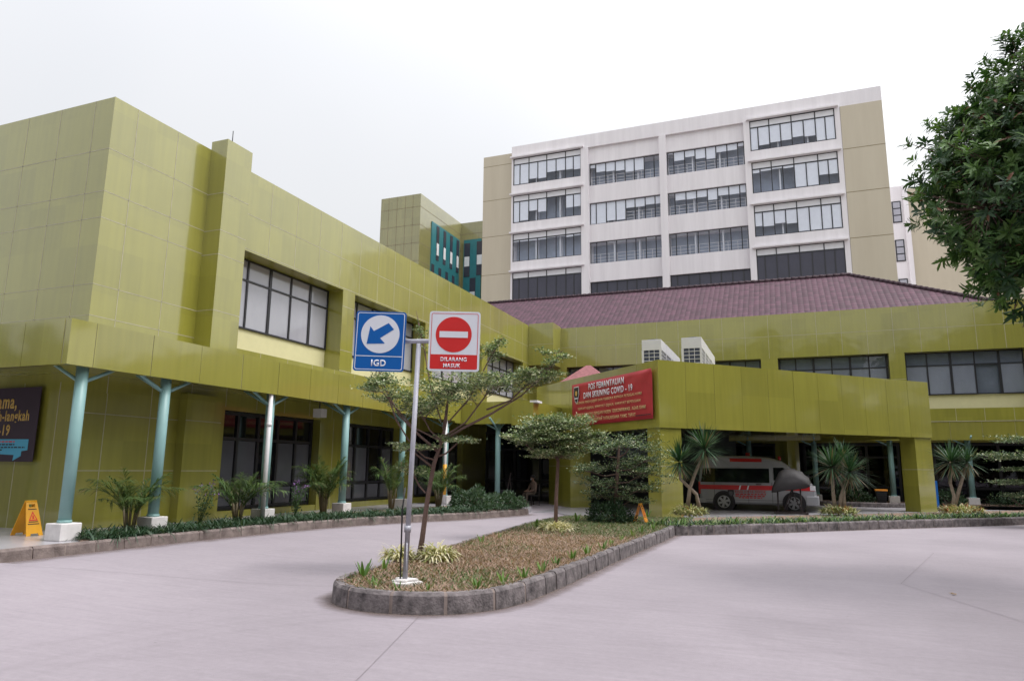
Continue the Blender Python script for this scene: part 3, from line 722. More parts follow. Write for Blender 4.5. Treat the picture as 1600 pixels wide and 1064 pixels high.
m.build('ridge_cap', rf)
# tiled edge showing above the left wing
rf2 = roof_obj('roof', LW, (-26, 11.6, 9.5), (-14.5, 11.6, 9.5), (-14.5, 40, 9.5), (-26, 40, 9.5), (-20.3, 17.5, 10.75), (-20.1, 39, 10.75), ROOF)
q = MB(); q.box(-13.7, .2, 29.5, 36.6, 3.82, 3.95, DARKIN); q.build('shade_slab', RW)  # hidden slab added to keep sky light out of the porch back
# small tiled pavilion roof behind the porch
sp_ = roof_obj('small_roof', RW, (-12.4, 36.0, 5.6), (-8.0, 36.0, 5.6), (-8.0, 38.6, 5.6), (-12.4, 38.6, 5.6), (-10.25, 37.3, 7.22), (-10.0, 37.3, 7.22), PINKT)

# ================================================================== ENTRANCE PORCH (turned 45 degrees)
PO = thing('entrance_porch', 'green drop-off porch with square pillars standing at an angle in front of the back wing', 'porch', (-3.96, 23.42, 0), R_(45))
# local x runs along the right face, local y into the depth
PL, PDp = 13.25, 9.4
w = MB()
w.box(.14, PL-.14, .14, PDp, 3.15, 4.75, PANEL)
k = 0.
xsl = [.0]+[1.12+1.21*i for i in range(10)]+[PL]
for a, b in zip(xsl, xsl[1:]): w.box(a+.006, b-.006, random.uniform(-.004, .004), .14, 2.96, 5.22, PANEL)
w.box(.01, PL-.01, .012, .145, 2.97, 5.21, SEAL)
ysl = [.142]+[1.25*i for i in range(1, 8)]+[PDp]
for a, b in zip(ysl, ysl[1:]): w.box(random.uniform(-.004, .004), .14, a+.004, b-.004, 2.96, 5.22, PANEL)
w.box(.012, .135, .15, PDp, 2.97, 5.21, SEAL)
w.box(PL-.14, PL, .142, PDp, 2.96, 5.22, PANEL); w.box(.14, PL-.14, PDp-.14, PDp, 4.75, 5.22, PANEL)
w.build('roof_fascia', PO)
def pillar(x0, x1, y0, y1, zt=3.15):
    p = MB(); p.box(x0, x1, y0, y1, 0, zt, PANEL)
    for z in (1.7,): p.box(x0-.003, x1+.003, y0-.003, y1+.003, z-JW, z+JW, SEAL)
    p.build('pillar', PO)
pillar(.05, .9, .05, .78); pillar(12.25, 13.2, .05, .72); pillar(.06, 1.0, 6.3, 8.25); pillar(12.35, 13.1, 6.9, 7.7)
q = MB(); q.box(1.0, 10.6, 8.5, 8.6, 0, 3.15, DARKIN); q.build('dark_backing', PO)  # dark sheet standing in for the deep shade behind the ambulance
q = MB(); q.box(3.6, 6.6, 8.42, 8.49, 2.1, 2.9, ROOMGREY); q.build('inner_sign_board', PO)

# ================================================================== WHITE TOWER
TW = thing('tower_block', 'tall white six-storey hospital block with wide window bands and olive ends', 'building', (-8, 62, 0), world=True)
FL = [(32.38, 29.52), (28.43, 25.55), (24.42, 21.56), (20.46, 17.6), (16.5, 13.6), (12.5, 9.6)]
MF = [(30.75, 28.48), (26.72, 24.54), (22.8, 20.66), (18.88, 16.7), (14.9, 12.8), (11, 9)]
bays = [(-24.47, -17.39, FL), (-16.65, -9.82, MF), (-9.2, -2.28, MF), (-1.76, 5.2, FL)]
w = MB(); Y0 = 62.0
w.box(-24.65, 8.87, 64.2, 78, 0, 33.6, WHITEW)
w.box(-24.65, 8.87, Y0, 64.2, 32.38, 33.72, WHITEW)
xs_ = [-24.65]+[v for a, b, _ in bays for v in (a, b)]+[5.62]
for i in range(0, len(xs_), 2): w.box(xs_[i], xs_[i+1], Y0-(.12 if i in (2, 4, 6) else 0), 64.2, 0, 32.38, WHITEW)
for a, b, fl in bays:
    back = .25 if fl is MF else 0.
    tops = [32.38]+[z0 for z1, z0 in fl]; 
    for i, (z1, z0) in enumerate(fl): w.box(a, b, Y0+back, 64.2, z1, tops[i], WHITEW)
    w.box(a, b, Y0+back, 64.2, 0, fl[-1][1], WHITEW)
    if fl is FL:
        for z1, z0 in fl: w.box(a-.25, b+.3, Y0-.35, Y0, z1+.02, z1+.16, WHITEW)
w.build('wall', TW)
w = MB(); w.box(5.64, 8.86, Y0-.03, 64.2, 0, 32.4, OLIVE)
for z in (28.48, 24.6, 20.6, 16.6): w.box(5.64, 8.86, Y0-.036, Y0, z-.03, z+.03, OLIVEJ)
w.build('end_wall', TW); w = MB(); w.box(-27.98, -24.66, Y0+.5, 78, 0, 33.3, OLIVE)
for z in (32.2, 28.48, 24.6, 20.6, 16.6): w.box(-27.98, -24.66, Y0+.494, Y0+.6, z-.025, z+.025, OLIVEJ)
w.build('end_wall', TW)
DROPS = [[[.97, .97, .80, .84, .62, .62, .60, .66], [.97, .92, .55, .64, 0, 0, .62, .6], [.12, .12, .12, .12, .1, .1, .12, .12]],
         [[.2, .42, .45, .5, .6, .6, 0, 0], [.97, .97, .9, .9, .42, .42, .40, .42], [0, 0, .1, .1, 0, 0, .1, 0]],
         [[.1, .42, .32, .45, .55, .32, .3, .2], [.1, .38, .40, .35, .52, .4, .42, .4], [0, .1, 0, 0, .1, 0, 0, 0]],
         [[.97, .82, .76, .76, .70, .72, .97, .97], [.2, .15, .12, .15, .97, .97, .62, .62], [.6, .62, .56, .6, .97, .97, .97, .97]]]
def tower_window(x0, x1, z0, z1, kind, low, drops=()):
    Y = Y0+(.5 if kind == 'M' else .12); f = MB()
    if kind == 'M': cols = [x0]+[x0+(x1-x0)*t for t in (.09, .235, .372, .51, .64, .78, .915)]+[x1]; top = z1
    else:
        big = [0, .235, .5, .775, 1]; cols = []
        for a, b in zip(big, big[1:]): cols += [x0+(x1-x0)*a, x0+(x1-x0)*((a+b)/2 if a else b*.42)]
        cols.append(x1); top = z1-.64
    t = .04
    f.box(x0, x1, Y-.06, Y, z0, z0+.07, FRAME); f.box(x0, x1, Y-.06, Y, z1-.06, z1, FRAME)
    for i, xx in enumerate(cols):
        xx = min(max(xx, x0+t), x1-t); hi = z1-.06 if (kind == 'M' or i % 2 == 0) else top
        f.box(xx-t, xx+t, Y-.055, Y, z0+.07, hi, FRAME)
    if kind != 'M': f.box(x0, x1, Y-.058, Y, top-.05, top+.05, FRAME)
    fr = f.build('window', TW)
    if kind != 'M':
        q = MB(); q.box(x0+.03, x1-.03, Y-.02, Y-.01, top+.05, z1-.06, BLIND); q.build('spandrel', fr)
    q = MB()
    if low: q.box(x0+.03, x1-.03, Y-.025, Y-.015, z0+.07, top-.05 if kind != 'M' else z1-.06, SLATE); q.build('slate_pane', fr); return
    q.box(x0+.03, x1-.03, Y-.03, Y-.025, z0+.07, top-.05, CLEAR); q.build('pane', fr)
    q = MB(); h = top-z0
    for i, e in enumerate(drops):
        e += random.uniform(-.02, .02) if 0 < e < .95 else 0
        if e > 0: q.box(cols[i]+.045, cols[i+1]-.045, Y-.018, Y-.008, z0+.07+h*(1-min(e, .97)), top, BLIND)
    if q.v: q.build('blind', fr)
    q = MB(); q.box(x0+.02, x1-.02, Y+1.2, Y+1.3, z0, z1, TOWROOM)
    for xx in (x0+(x1-x0)*.33, x0+(x1-x0)*.68): q.box(xx-.06, xx+.06, Y+.3, Y+1.39, z0, z1, BLIND)
    q.build('room', fr)
    if kind == 'M':
        q = MB()
        for zz in (.32, .62, .95): q.box(x0+.1, x1-.1, Y+.06, Y+.085, z0+zz-.018, z0+zz+.018, WHITE)
        for k in range(9): xx = x0+.15+(x1-x0-.3)*k/8; q.box(xx-.02, xx+.02, Y+.06, Y+.09, z0+.07, z0+.95, WHITE)
        q.build('railing', fr)
for bi, (a, b, fl) in enumerate(bays):
    for i, (z1, z0) in enumerate(fl[:5]): tower_window(a, b, z0, z1, 'M' if fl is MF else 'F', i >= 3, DROPS[bi][i] if i < 3 else ())

# ================================================================== FAR BUILDINGS
FB = thing('corner_building', 'olive grid-panelled building with teal slatted windows behind the left wing', 'building', (-36, 64, 0), world=True)
w = MB(); PPL = PANEL_PALE
w.box(-41, -36, 63.8, 80, 0, 31.0, PPL); w.box(-36, -20, 74, 80, 0, 31.0, PPL)
for k in range(1, 12):
    z = 31.0-2.05*k+.6; w.box(-41, -35.994, 63.79, 63.9, z-.03, z+.03, OLIVEJ); w.box(-36.1, -35.99, 63.8, 74, z-.03, z+.03, OLIVEJ); w.box(-36, -20, 73.99, 74.1, z-.03, z+.03, OLIVEJ)
for xx in (-40, -38.95, -37.9, -36.95): w.box(xx-.025, xx+.025, 63.79, 63.9, 0, 31, OLIVEJ)
w.build('wall', FB)
t = MB(); t.box(-36.05, -35.9, 66.4, 73.5, 14, 28.7, TEAL); t.box(-35.5, -33.2, 73.85, 74.05, 14, 28.75, TEAL); tp = t.build('teal_panel', FB)
for k in range(4):
    for r_, z1 in ((0, 28.5), (1, 23.8), (0, 18.6)):
        yy = 67.5+1.72*k-(1.0 if r_ else 0); q = MB(); q.box(-35.92, -35.86, yy, yy+.62, z1-4.0, z1, SLATE); wn = q.build('window', FB)
        q = MB(); q.box(-35.89, -35.84, yy+.05, yy+.57, z1-3.4, z1-2.0, BLIND); q.build('white_pane', wn)
for xx, z1 in ((-35.4, 28.3), (-33.75, 28.4), (-34.6, 23.9)):
    q = MB(); q.box(xx, xx+.75, 73.8, 73.86, z1-4.2, z1, SLATE); wn = q.build('window', FB)
    q = MB(); q.box(xx+.05, xx+.7, 73.78, 73.82, z1-2.9, z1-1.7, BLIND); q.build('white_pane', wn)
GB = thing('beige_building', 'beige and white building with small windows behind the right end of the tower', 'building', (13, 75, 0), world=True)
w = MB(); w.box(10.0, 12.15, 75, 88, 0, 29.45, WHITEW); w.box(12.15, 26, 75.3, 88, 0, 29.2, OLIVE); w.box(11.75, 12.2, 74.85, 75.0, 0, 29.45, WHITEW)
w.build('wall', GB)
for k in range(5):
    z1 = 27.9-3.95*k; q = MB(); q.box(10.75, 11.55, 74.93, 75.02, z1-2.2, z1, FRAME); fr = q.build('window', GB)
    q = MB()
    for j in range(3): q.box(10.85, 11.45, 74.91, 74.94, z1-2.1+.7*j, z1-1.52+.7*j, FROST)
    q.build('pane', fr)

# ================================================================== AIR CONDITIONERS
def ac_unit():
    t = thing('air_conditioner', 'white boxy air conditioner', 'air conditioner', (0, 0, 0), group='air conditioners on the porch roof')
    m = MB(); wx, wy, h = .78, 1.3, 2.0
    m.box(0, wx, 0, wy, 0, .12, ACW); m.box(0, wx, 0, wy, h-.42, h, ACW)
    for x in (0, wx-.08):
        for y in (0, wy-.08): m.box(x, x+.08, y, y+.08, .12, h-.42, ACW)
    m.build('casing', t, bevel=.008)
    q = MB(); q.box(.04, wx-.04, .04, wy-.04, .12, h-.42, COIL); q.build('coil', t)
    g_ = MB()
    for k in range(9): z = .2+k*.155; g_.box(.08, wx-.08, .008, .03, z, z+.02, ACW); g_.box(wx-.03, wx-.008, .08, wy-.08, z, z+.02, ACW)
    for k in range(1, 3): x = .08+k*(wx-.16)/3; g_.box(x-.01, x+.01, .004, .026, .12, h-.42, ACW)
    for k in range(1, 4): y = .08+k*(wy-.16)/4; g_.box(wx-.026, wx-.004, y-.012, y+.012, .12, h-.42, ACW)
    g_.build('grille', t)
    f = MB(); f.disc((wx/2, wy/2, h+.04), (0, 0, 1), .33, COIL, .08); f.build('fan_guard', t)
    return t
ac = ac_unit(); first = True
names = ['nearest', 'second', 'third', 'farthest']
for row, x in (('left', -5.36), ('right', -3.78)):
    for k in range(4):
        lab = f'white boxy air conditioner on the porch roof, {names[k]} of the {row} row of four'
        if first: o = ac; o.location = (x, 28+1.34*k, 4.75); o['label'] = lab; first = False
        else: place_copy(ac, (x, 28+1.34*k, 4.75), 0, lab)

# ================================================================== ROAD SIGN
SG = thing('road_sign', 'blue arrow sign and red no-entry sign side by side on one steel pole', 'road sign', (-4.38, 7.7, .2), YAW)
m = MB(); LEAN = .024
m.tube([(0, 0, 0), (LEAN*2.94, 0, 2.94)], .031, STEEL, 16); m.tube([(0.012, 0, .62), (.014, 0, .70)], .042, STEEL, 16)
m.build('pole', SG)
m = MB(); m.tube([(-.2, .0, 2.965), (.42, .0, 2.975)], .028, STEEL, 12); m.build('crossbar', SG)
m = MB(); m.tube([(-.05, -.03, .05), (-.055, -.035, .9), (-.03, -.02, 1.15)], .010, BLACK, 8); m.tube([(.03, -.06, -.02), (.015, -.035, .5)], .008, STEEL, 6); m.build('cable', SG)
# concrete footing as an irregular lump
fo = MB(); ring = []
for k in range(14):
    a = 2*math.pi*k/14; r = .15+.035*math.sin(3*a+1)+.02*math.cos(5*a); ring.append((r*math.cos(a)*1.1, r*math.sin(a)))
fo.prism(ring, .0, .055, PLASTER); fo.prism([(a*.75, b*.75) for a, b in ring], .055, .085, PLASTER); fo.build('footing', SG, bevel=.012)
def rrect(w_, h_, r, n=5):
    o = []
    for cx, cz, a0 in ((w_/2-r, h_/2-r, 0), (-w_/2+r, h_/2-r, 90), (-w_/2+r, -h_/2+r, 180), (w_/2-r, -h_/2+r, 270)):
        for k in range(n+1): a = R_(a0+90*k/n); o.append((cx+r*math.cos(a), cz+r*math.sin(a)))
    return o
def circ(r, n=48, cx=0, cz=0): return [(cx+r*math.cos(2*math.pi*k/n), cz+r*math.sin(2*math.pi*k/n)) for k in range(n)]
def sign_panel(cx, cz, w_, h_, tilt, y):
    def place(x, z, out):
        c_, s_ = math.cos(tilt), math.sin(tilt); return (cx+x*c_+z*s_, y-out, cz+z*c_-x*s_)
    return place
def plate(mb, poly, place, o0, o1, m): mb.prism(poly, o0, o1, m, fn=lambda a, b, h: place(a, b, h))
# blue sign
W1, H1 = .635, .765
pl = sign_panel(-.415, 2.955, W1, H1, .022, -.035)
m = MB(); plate(m, rrect(W1, H1, .035)[::-1], pl, 0, .022, BLUE); bs = m.build('sign_panel', SG); bs['label'] = 'blue panel with a white disc and arrow'
def ring_poly(mb, outer, inner, place, o, m, t=.0015):
    n = len(outer)
    for k in range(n):
        a, b, c_, d = outer[k], outer[(k+1) % n], inner[(k+1) % n], inner[k]
        mb.face([place(*a, o), place(*d, o), place(*c_, o), place(*b, o)], m)
m = MB(); ring_poly(m, rrect(W1-.035, H1-.035, .028), rrect(W1-.053, H1-.053, .022), pl, .024, SIGNW)
def bar(mb, x0, x1, z0, z1, place, o, m): mb.face([place(x0, z0, o), place(x1, z0, o), place(x1, z1, o), place(x0, z1, o)], m)
bar(m, -W1/2+.025, W1/2-.025, -.197, -.187, pl, .0245, SIGNW)
m.build('border', bs)
m = MB(); plate(m, circ(.243, 56, 0, .09)[::-1], pl, .022, .0245, SIGNW); m.build('disc', bs)
ar = [(-.70, -.55), (-.56, .42), (-.35, .16), (.42, .62), (.72, .28), (.0, -.22), (.28, -.50)]
m = MB(); plate(m, [(a*.235, .09+b*.235) for a, b in ar], pl, .0245, .027, BLUE); m.build('arrow', bs)
text_mesh('IGD', .185, .085, SIGNW, 'lettering', bs, lambda x, z, o: pl(x-.0, z-.278, .022+o), bold=.03, depth=.003)
# red sign
W2, H2 = .645, .765
pr = sign_panel(.525, 2.965, W2, H2, .012, -.035)
m = MB(); plate(m, rrect(W2, H2, .035)[::-1], pr, 0, .022, SIGNW); rs = m.build('sign_panel', SG); rs['label'] = 'white panel with a red no-entry disc'
m = MB(); ring_poly(m, rrect(W2-.05, H2-.05, .022), rrect(W2-.064, H2-.064, .016), pr, .024, RED); bar(m, -W2/2+.028, W2/2-.028, -H2/2+.028, -.172, pr, .0245, RED); m.build('border', rs)
m = MB(); plate(m, circ(.228, 56, -.01, .085)[::-1], pr, .022, .0245, RED); m.build('disc', rs)
m = MB(); bar(m, -.19, .17, .045, .125, pr, .0275, SIGNW); m.build('bar', rs)
text_mesh('DILARANG', .33, .052, SIGNW, 'lettering', rs, lambda x, z, o: pr(x-.0, z-.232, .0245+o), bold=.022, depth=.003)
text_mesh('MASUK', .215, .052, SIGNW, 'lettering', rs, lambda x, z, o: pr(x-.02, z-.312, .0245+o), bold=.022, depth=.003)

# ================================================================== BANNERS
BN = thing('banner', 'red screening-post banner with white and gold lettering on the porch fascia', 'banner', (-4.15, 23.52, 0), R_(-45))
BW, BT, BB = 5.62, 4.95, 3.26; N = 40
mbv = []; 
def bz(t): return .035+.02*math.sin(t*9)+.012*math.sin(t*23+1)
V = []; F = []
for j in range(13):
    for i in range(N+1):
        t = i/N; s = j/12
        sag = .03*math.sin(math.pi*t)*s
        cr = .03*math.exp(-((t+ .75*s-.98)/.05)**2)+.02*math.exp(-((t+.45*s-.99)/.03)**2)
        V.append((-BW*(1-t), -.02-bz(t)*.4-cr, BT-(BT-BB)*s-(.05*math.sin(math.pi*t) if s == 0 else 0)*0+.0*sag))
F = [(j*(N+1)+i, j*(N+1)+i+1, (j+1)*(N+1)+i+1, (j+1)*(N+1)+i) for j in range(12) for i in range(N)]
me = D.meshes.new('cloth'); me.from_pydata(V, [], [f[::-1] for f in F]); me.materials.append(BANNER); me.polygons.foreach_set('use_smooth', [True]*len(F)); so = link_mesh('cloth', me, BN)
md = so.modifiers.new('s', 'SOLIDIFY'); md.thickness = .004
for txt, t0, t1, vv, hh, mm, bo in (('POS PEMANTAUAN', .255, .705, .13, .245, SIGNW, .02), ('DAN SKRINING COVID - 19', .185, .80, .315, .245, SIGNW, .02),
                            ('MOHON ANDA JUJUR DAN TERBUKA KEPADA PETUGAS KAMI', .085, .90, .475, .125, GOLDP, .008), ('TERKAIT GEJALA, RIWAYAT GEJALA, RIWAYAT BEPERGIAN', .10, .885, .615, .125, GOLDP, .008),
                            ('ATAUPUN KONTAK DENGAN PASIEN TERKONFIRMASI. AGAR KAMI', .05, .94, .75, .125, GOLDP, .008), ('DAPAT MEMBERIKAN TATALAKSANA YANG TEPAT', .155, .83, .885, .125, GOLDP, .008)):
    cx = -BW*(1-(t0+t1)/2); cz = BT-(BT-BB)*vv
    text_mesh(txt, BW*(t1-t0), hh, mm, 'lettering', BN, lambda x, z, o, cx=cx, cz=cz: (cx+x, -.09-o, cz+z), bold=bo)
m = MB(); sh = [(-.2, .33), (.2, .33), (.22, .0), (.12, -.26), (0, -.36), (-.12, -.26), (-.22, 0)]
fn = lambda a, b, h: (-BW+.42+a, -.07-h, BT-.44+b)
m.prism(sh[::-1], 0, .006, SIGNW, fn); m.prism([(a*.88, b*.9) for a, b in sh][::-1], .006, .01, INK, fn); m.prism([(a*.35, b*.3+.05) for a, b in sh][::-1], .01, .013, GOLD, fn); m.prism([(-.13, -.12), (.13, -.12), (.10, -.17), (-.10, -.17)], .01, .013, SIGNW, fn); m.build('emblem', BN)
m = MB()
for k in range(9): m.box(-.95+k*.1, -.875+k*.1, -.085, -.08, BB+.13, BB+.17, INK)
m.build('small_print', BN)

DB = thing('banner', 'dark purple banner with gold lettering and a light blue speech panel on the left wall', 'banner', (-14.80, 10.24, 0), 0)
m = MB(); m.box(-3.2, 0, -.03, -.02, 1.62, 3.2, BANNERD); m.build('cloth', DB)
for txt, x1, zc, ww, hh in (('ama,', -.72, 2.83, .62, .27), ('h-langkah', -.28, 2.56, .98, .30), ('-19', -.84, 2.29, .36, .24)):
    text_mesh(txt, ww, hh, GOLD, 'lettering', DB, lambda x, z, o, c=(x1-ww/2), zc=zc: (c+x, -.03-o, zc+z), bold=.02)
m = MB(); m.prism([(-2.6, 2.10), (-.2, 2.09), (-.2, 1.86), (-.38, 1.84), (-.38, 1.74), (-.62, 1.64), (-.6, 1.76), (-2.6, 1.82)][::-1], 0, .006, SKYB, fn=lambda a, b, h: (a, -.03-h, b)); m.build('speech_panel', DB)
m = MB()
for z, x0, x1, mm in ((2.04, -1.3, -.62, RED), (1.98, -1.3, -.62, INK), (1.92, -1.3, -.28, INK), (1.865, -1.3, -1.0, INK)):
    x = x0
    while x < x1: l = random.uniform(.05, .12); m.box(x, min(x1, x+l), -.04, -.036, z-.014, z+.014, mm); x += l+.03
m.build('small_print', DB)

# ================================================================== WET FLOOR SIGNS
def floor_sign(label, loc, rz):
    t = thing('wet_floor_sign', label, 'floor sign', loc, rz)
    for s in (-1, 1):
        m = MB(); sp2 = .2; h = .62
        out = [(-.16, 0), (-.08, 0), (-.07, .04), (.07, .04), (.08, 0), (.16, 0), (.105, h), (-.105, h)]
        fn = lambda a, b, o, s=s: (a, s*(sp2*(1-b/h)+.012+o*1), b)
        # panel with a hand hole: two side strips, base and a top bar
        for poly in ([(-.16, 0), (-.08, 0), (-.07, .04), (.07, .04), (.08, 0), (.16, 0), (.115, .52), (-.115, .52)], [(-.115, .52), (-.06, .52), (-.06, .575), (-.11, .575)], [(.06, .52), (.115, .52), (.11, .575), (.06, .575)], [(-.11, .575), (.11, .575), (.10, .63), (-.10, .63)]):
            m.prism(poly, 0, .012, YELLOW if 'orange' not in label else ORANGE, fn)
        pn = m.build('panel', t)
        if s < 0:
            q = MB(); f2 = lambda a, b, o: (a, -(sp2*(1-b/h)+.026+o), b)
            tri = [(-.08, .28), (.08, .28), (0, .43)]; q.prism([(-.088, .272), (.088, .272), (0, .445)], -.004, 0, RED, f2); q.prism([(a*.72, .33+(b-.33)*.72) for a, b in tri], .0, .001, YELLOW, f2); q.prism([(-.02, .305), (.02, .305), (.012, .37), (-.012, .37)], .001, .002, RED, f2)
            for z, ww in ((.245, .09), (.205, .11), (.475, .08)): q.prism([(-ww, z), (ww, z), (ww, z+.016), (-ww, z+.016)], -.003, 0, INK, f2)
            q.build('warning_print', pn)
    m = MB(); m.box(-.10, .10, -.03, .03, .61, .645, YELLOW); m.build('hinge', t)
    return t
floor_sign('yellow A-frame wet floor sign by the left wall beside the first column', (-13.55, 9.42, .25), R_(90))
floor_sign('orange A-frame floor sign standing beside the dark layered tree at the porch', (-3.75, 18.9, .2), R_(82)).scale = (.8,)*3

# ================================================================== AMBULANCE
AM = thing('ambulance', 'white high-roof ambulance van with red stripe parked under the porch', 'ambulance', (-3.5, 29.4, .05), 0)
prof = [(.06, .30), (.02, .62), (.0, 1.05), (.06, 1.55), (.14, 1.90), (.32, 2.06), (.8, 2.12), (2.0, 2.11), (2.75, 2.05), (3.15, 1.93), (3.45, 1.72), (3.78, 1.36), (4.02, 1.20), (4.22, 1.08), (4.34, .86), (4.38, .52), (4.36, .33), (4.1, .24), (.3, .24)]
slices = [(0, .10), (.05, .03), (.14, 0), (1.56, 0), (1.65, .03), (1.70, .10)]
cx_, cz_ = 2.19, 1.15
V = []; n = len(prof)
for y, ins in slices:
    for x, z in prof:
        tumble = .0; V.append((cx_+(x-cx_)*(1-ins/2.19), y+(.10*max(0, (z-1.05)/1.05)*(1 if y < .8 else -1)), cz_+(z-cz_)*(1-ins/1.0)))
F = [tuple(range(n)), tuple(range((len(slices)-1)*n+n-1, (len(slices)-1)*n-1, -1))]
for k in range(len(slices)-1):
    for i in range(n): F.append((k*n+i, (k+1)*n+i, (k+1)*n+(i+1) % n, k*n+(i+1) % n))
me = D.meshes.new('body'); me.from_pydata(V, [], F); me.materials.append(VANW)
bm = bmesh.new(); bm.from_mesh(me); bmesh.ops.recalc_face_normals(bm, faces=bm.faces); bm.to_mesh(me); bm.free()
body = link_mesh('body', me, AM)
def sidez(z): return .10*max(0, (z-1.05)/1.05)
def van_plate(mb, poly, o, m): mb.face([(x, sidez(z)-o, z) for x, z in poly], m)
def van_ngon(name, poly, m, o=.012, parent=AM):
    q = MB(); n = len(poly)
    q.face([(x, sidez(z)-o, z) for x, z in poly], m)
    for k in range(n):
        a, b = poly[k], poly[(k+1) % n]; q.face([(a[0], sidez(a[1])-o, a[1]), (a[0], sidez(a[1])+.03, a[1]), (b[0], sidez(b[1])+.03, b[1]), (b[0], sidez(b[1])-o, b[1])], m)
    return q.build(name, parent)
van_ngon('side_window', [(.12, 1.08), (2.70, 1.08), (2.70, 1.62), (.2, 1.62)], DARKGL)
van_ngon('front_window', [(2.86, 1.18), (3.62, 1.20), (3.42, 1.50), (3.22, 1.66), (2.86, 1.66)], DARKGL)
q = MB(); q.face([(3.42, .16, 1.75), (3.42, 1.54, 1.75), (3.80, 1.6, 1.36), (3.80, .10, 1.36)], DARKGL)
for v in range(4): pass
q.v = [(a+.03, b, c+.03) for a, b, c in q.v]; q.build('windscreen', AM)
st = van_ngon('red_stripe', [(.10, .80), (4.30, .80), (4.24, .97), (.06, .97)], VANRED, .010)
q = MB()
for x in (1.55, 1.85): van_plate(q, [(x, .80), (x+.05, .80), (x+.10, .97), (x+.05, .97)], .016, SIGNW)
q.build('slash_mark', st)
text_mesh('RSUD KOTA DEPOK', 1.15, .09, VANRED, 'lettering', AM, lambda x, z, o: (1.98+x, -.012-o, .73+z), bold=.01)
q = MB(); sh2 = [(a*.55, b*.45) for a, b in sh]; q.prism(sh2[::-1], 0, .006, INK, fn=lambda a, b, h: (1.25+a, -.012-h, .64+b)); q.prism([(a*.6, b*.6) for a, b in sh2][::-1], .006, .009, GREYFILM, fn=lambda a, b, h: (1.25+a, -.012-h, .64+b)); q.build('emblem', AM)
q = MB()
for z, x0, x1 in ((.635, 1.42, 2.55), (.565, 1.42, 2.5), (.50, 1.55, 2.4)):
    x = x0
    while x < x1: l = random.uniform(.06, .15); q.box(x, min(x+l, x1), -.016, -.010, z-.02, z+.02, VANRED); x += l+.035
q.build('small_print', AM)
q = MB()
for x in (.62, 1.9, 2.78, 3.78): q.box(x, x+.012, -.004+sidez(.6), .02, .3, 1.1, INK)
q.box(.1, 4.3, -.004, .02, .405, .415, INK); q.build('panel_gap', AM)
q = MB(); q.box(.02, .1, -.02, .14, .62, 1.1, LAMPR); q.build('tail_lamp', AM, bevel=.01)
q = MB(); q.box(4.12, 4.33, -.012, .16, .80, .99, LAMPW); q.build('headlamp', AM, bevel=.02)
q = MB(); q.box(3.95, 4.44, -.02, 1.72, .26, .62, VANW); q.build('front_bumper', AM, bevel=.05)
q = MB(); q.box(-.06, .3, -.02, 1.72, .26, .46, VANW); q.build('rear_bumper', AM, bevel=.04)
van_ngon('red_roof_panel', [(1.25, 1.88), (2.45, 1.87), (2.45, 2.0), (1.25, 2.01)], LAMPR)
q = MB(); q.disc((1.9, .9, 2.18), (0, 0, 1), .09, LAMPR, .14); q.build('beacon', AM); q = MB(); q.disc((3.1, .5, 2.02), (0, 0, 1), .06, LAMPR, .16); q.build('beacon', AM)
q = MB(); q.box(3.60, 3.70, -.22, -.02, 1.12, 1.34, BLACK); q.build('mirror', AM, bevel=.02)
q = MB(); q.box(2.2, 2.4, -.03, -.008, 1.0, 1.03, BLACK); q.build('door_handle', AM)
for wx in (.98, 3.55):
    for yy, s_ in ((0, -1), (1.70, 1)):
        a = MB(); a.disc((wx, yy+s_*-.06, .33), (0, 1, 0), .42, INK, .14, 28); a.build('wheel_arch', AM)
        t = MB(); t.disc((wx, yy-s_*.08, .33), (0, 1, 0), .34, TYRE, .22, 32); wh = t.build('wheel', AM, bevel=.02)
        r = MB(); yo = yy+s_*.036
        r.disc((wx, yo, .33), (0, 1, 0), .235, BLACK, .012, 28)
        for k in range(6):
            an = 2*math.pi*k/6+.3; d = Vector((math.cos(an), 0, math.sin(an))); sd = Vector((-math.sin(an), 0, math.cos(an)))
            c0 = Vector((wx, yo+s_*.012, .33)); r.face([c0+d*.04+sd*.035, c0+d*.225+sd*.05, c0+d*.225-sd*.05, c0+d*.04-sd*.035], ALLOY)
        r.disc((wx, yo+s_*.012, .33), (0, 1, 0), .055, ALLOY, .014, 16)
        nn = 28
        for k in range(nn):
            a0 = 2*math.pi*k/nn; a1 = 2*math.pi*(k+1)/nn
            r.face([(wx+.21*math.cos(a0), yo+s_*.012, .33+.21*math.sin(a0)), (wx+.24*math.cos(a0), yo+s_*.012, .33+.24*math.sin(a0)), (wx+.24*math.cos(a1), yo+s_*.012, .33+.24*math.sin(a1)), (wx+.21*math.cos(a1), yo+s_*.012, .33+.21*math.sin(a1))], ALLOY)
        r.build('rim', wh)

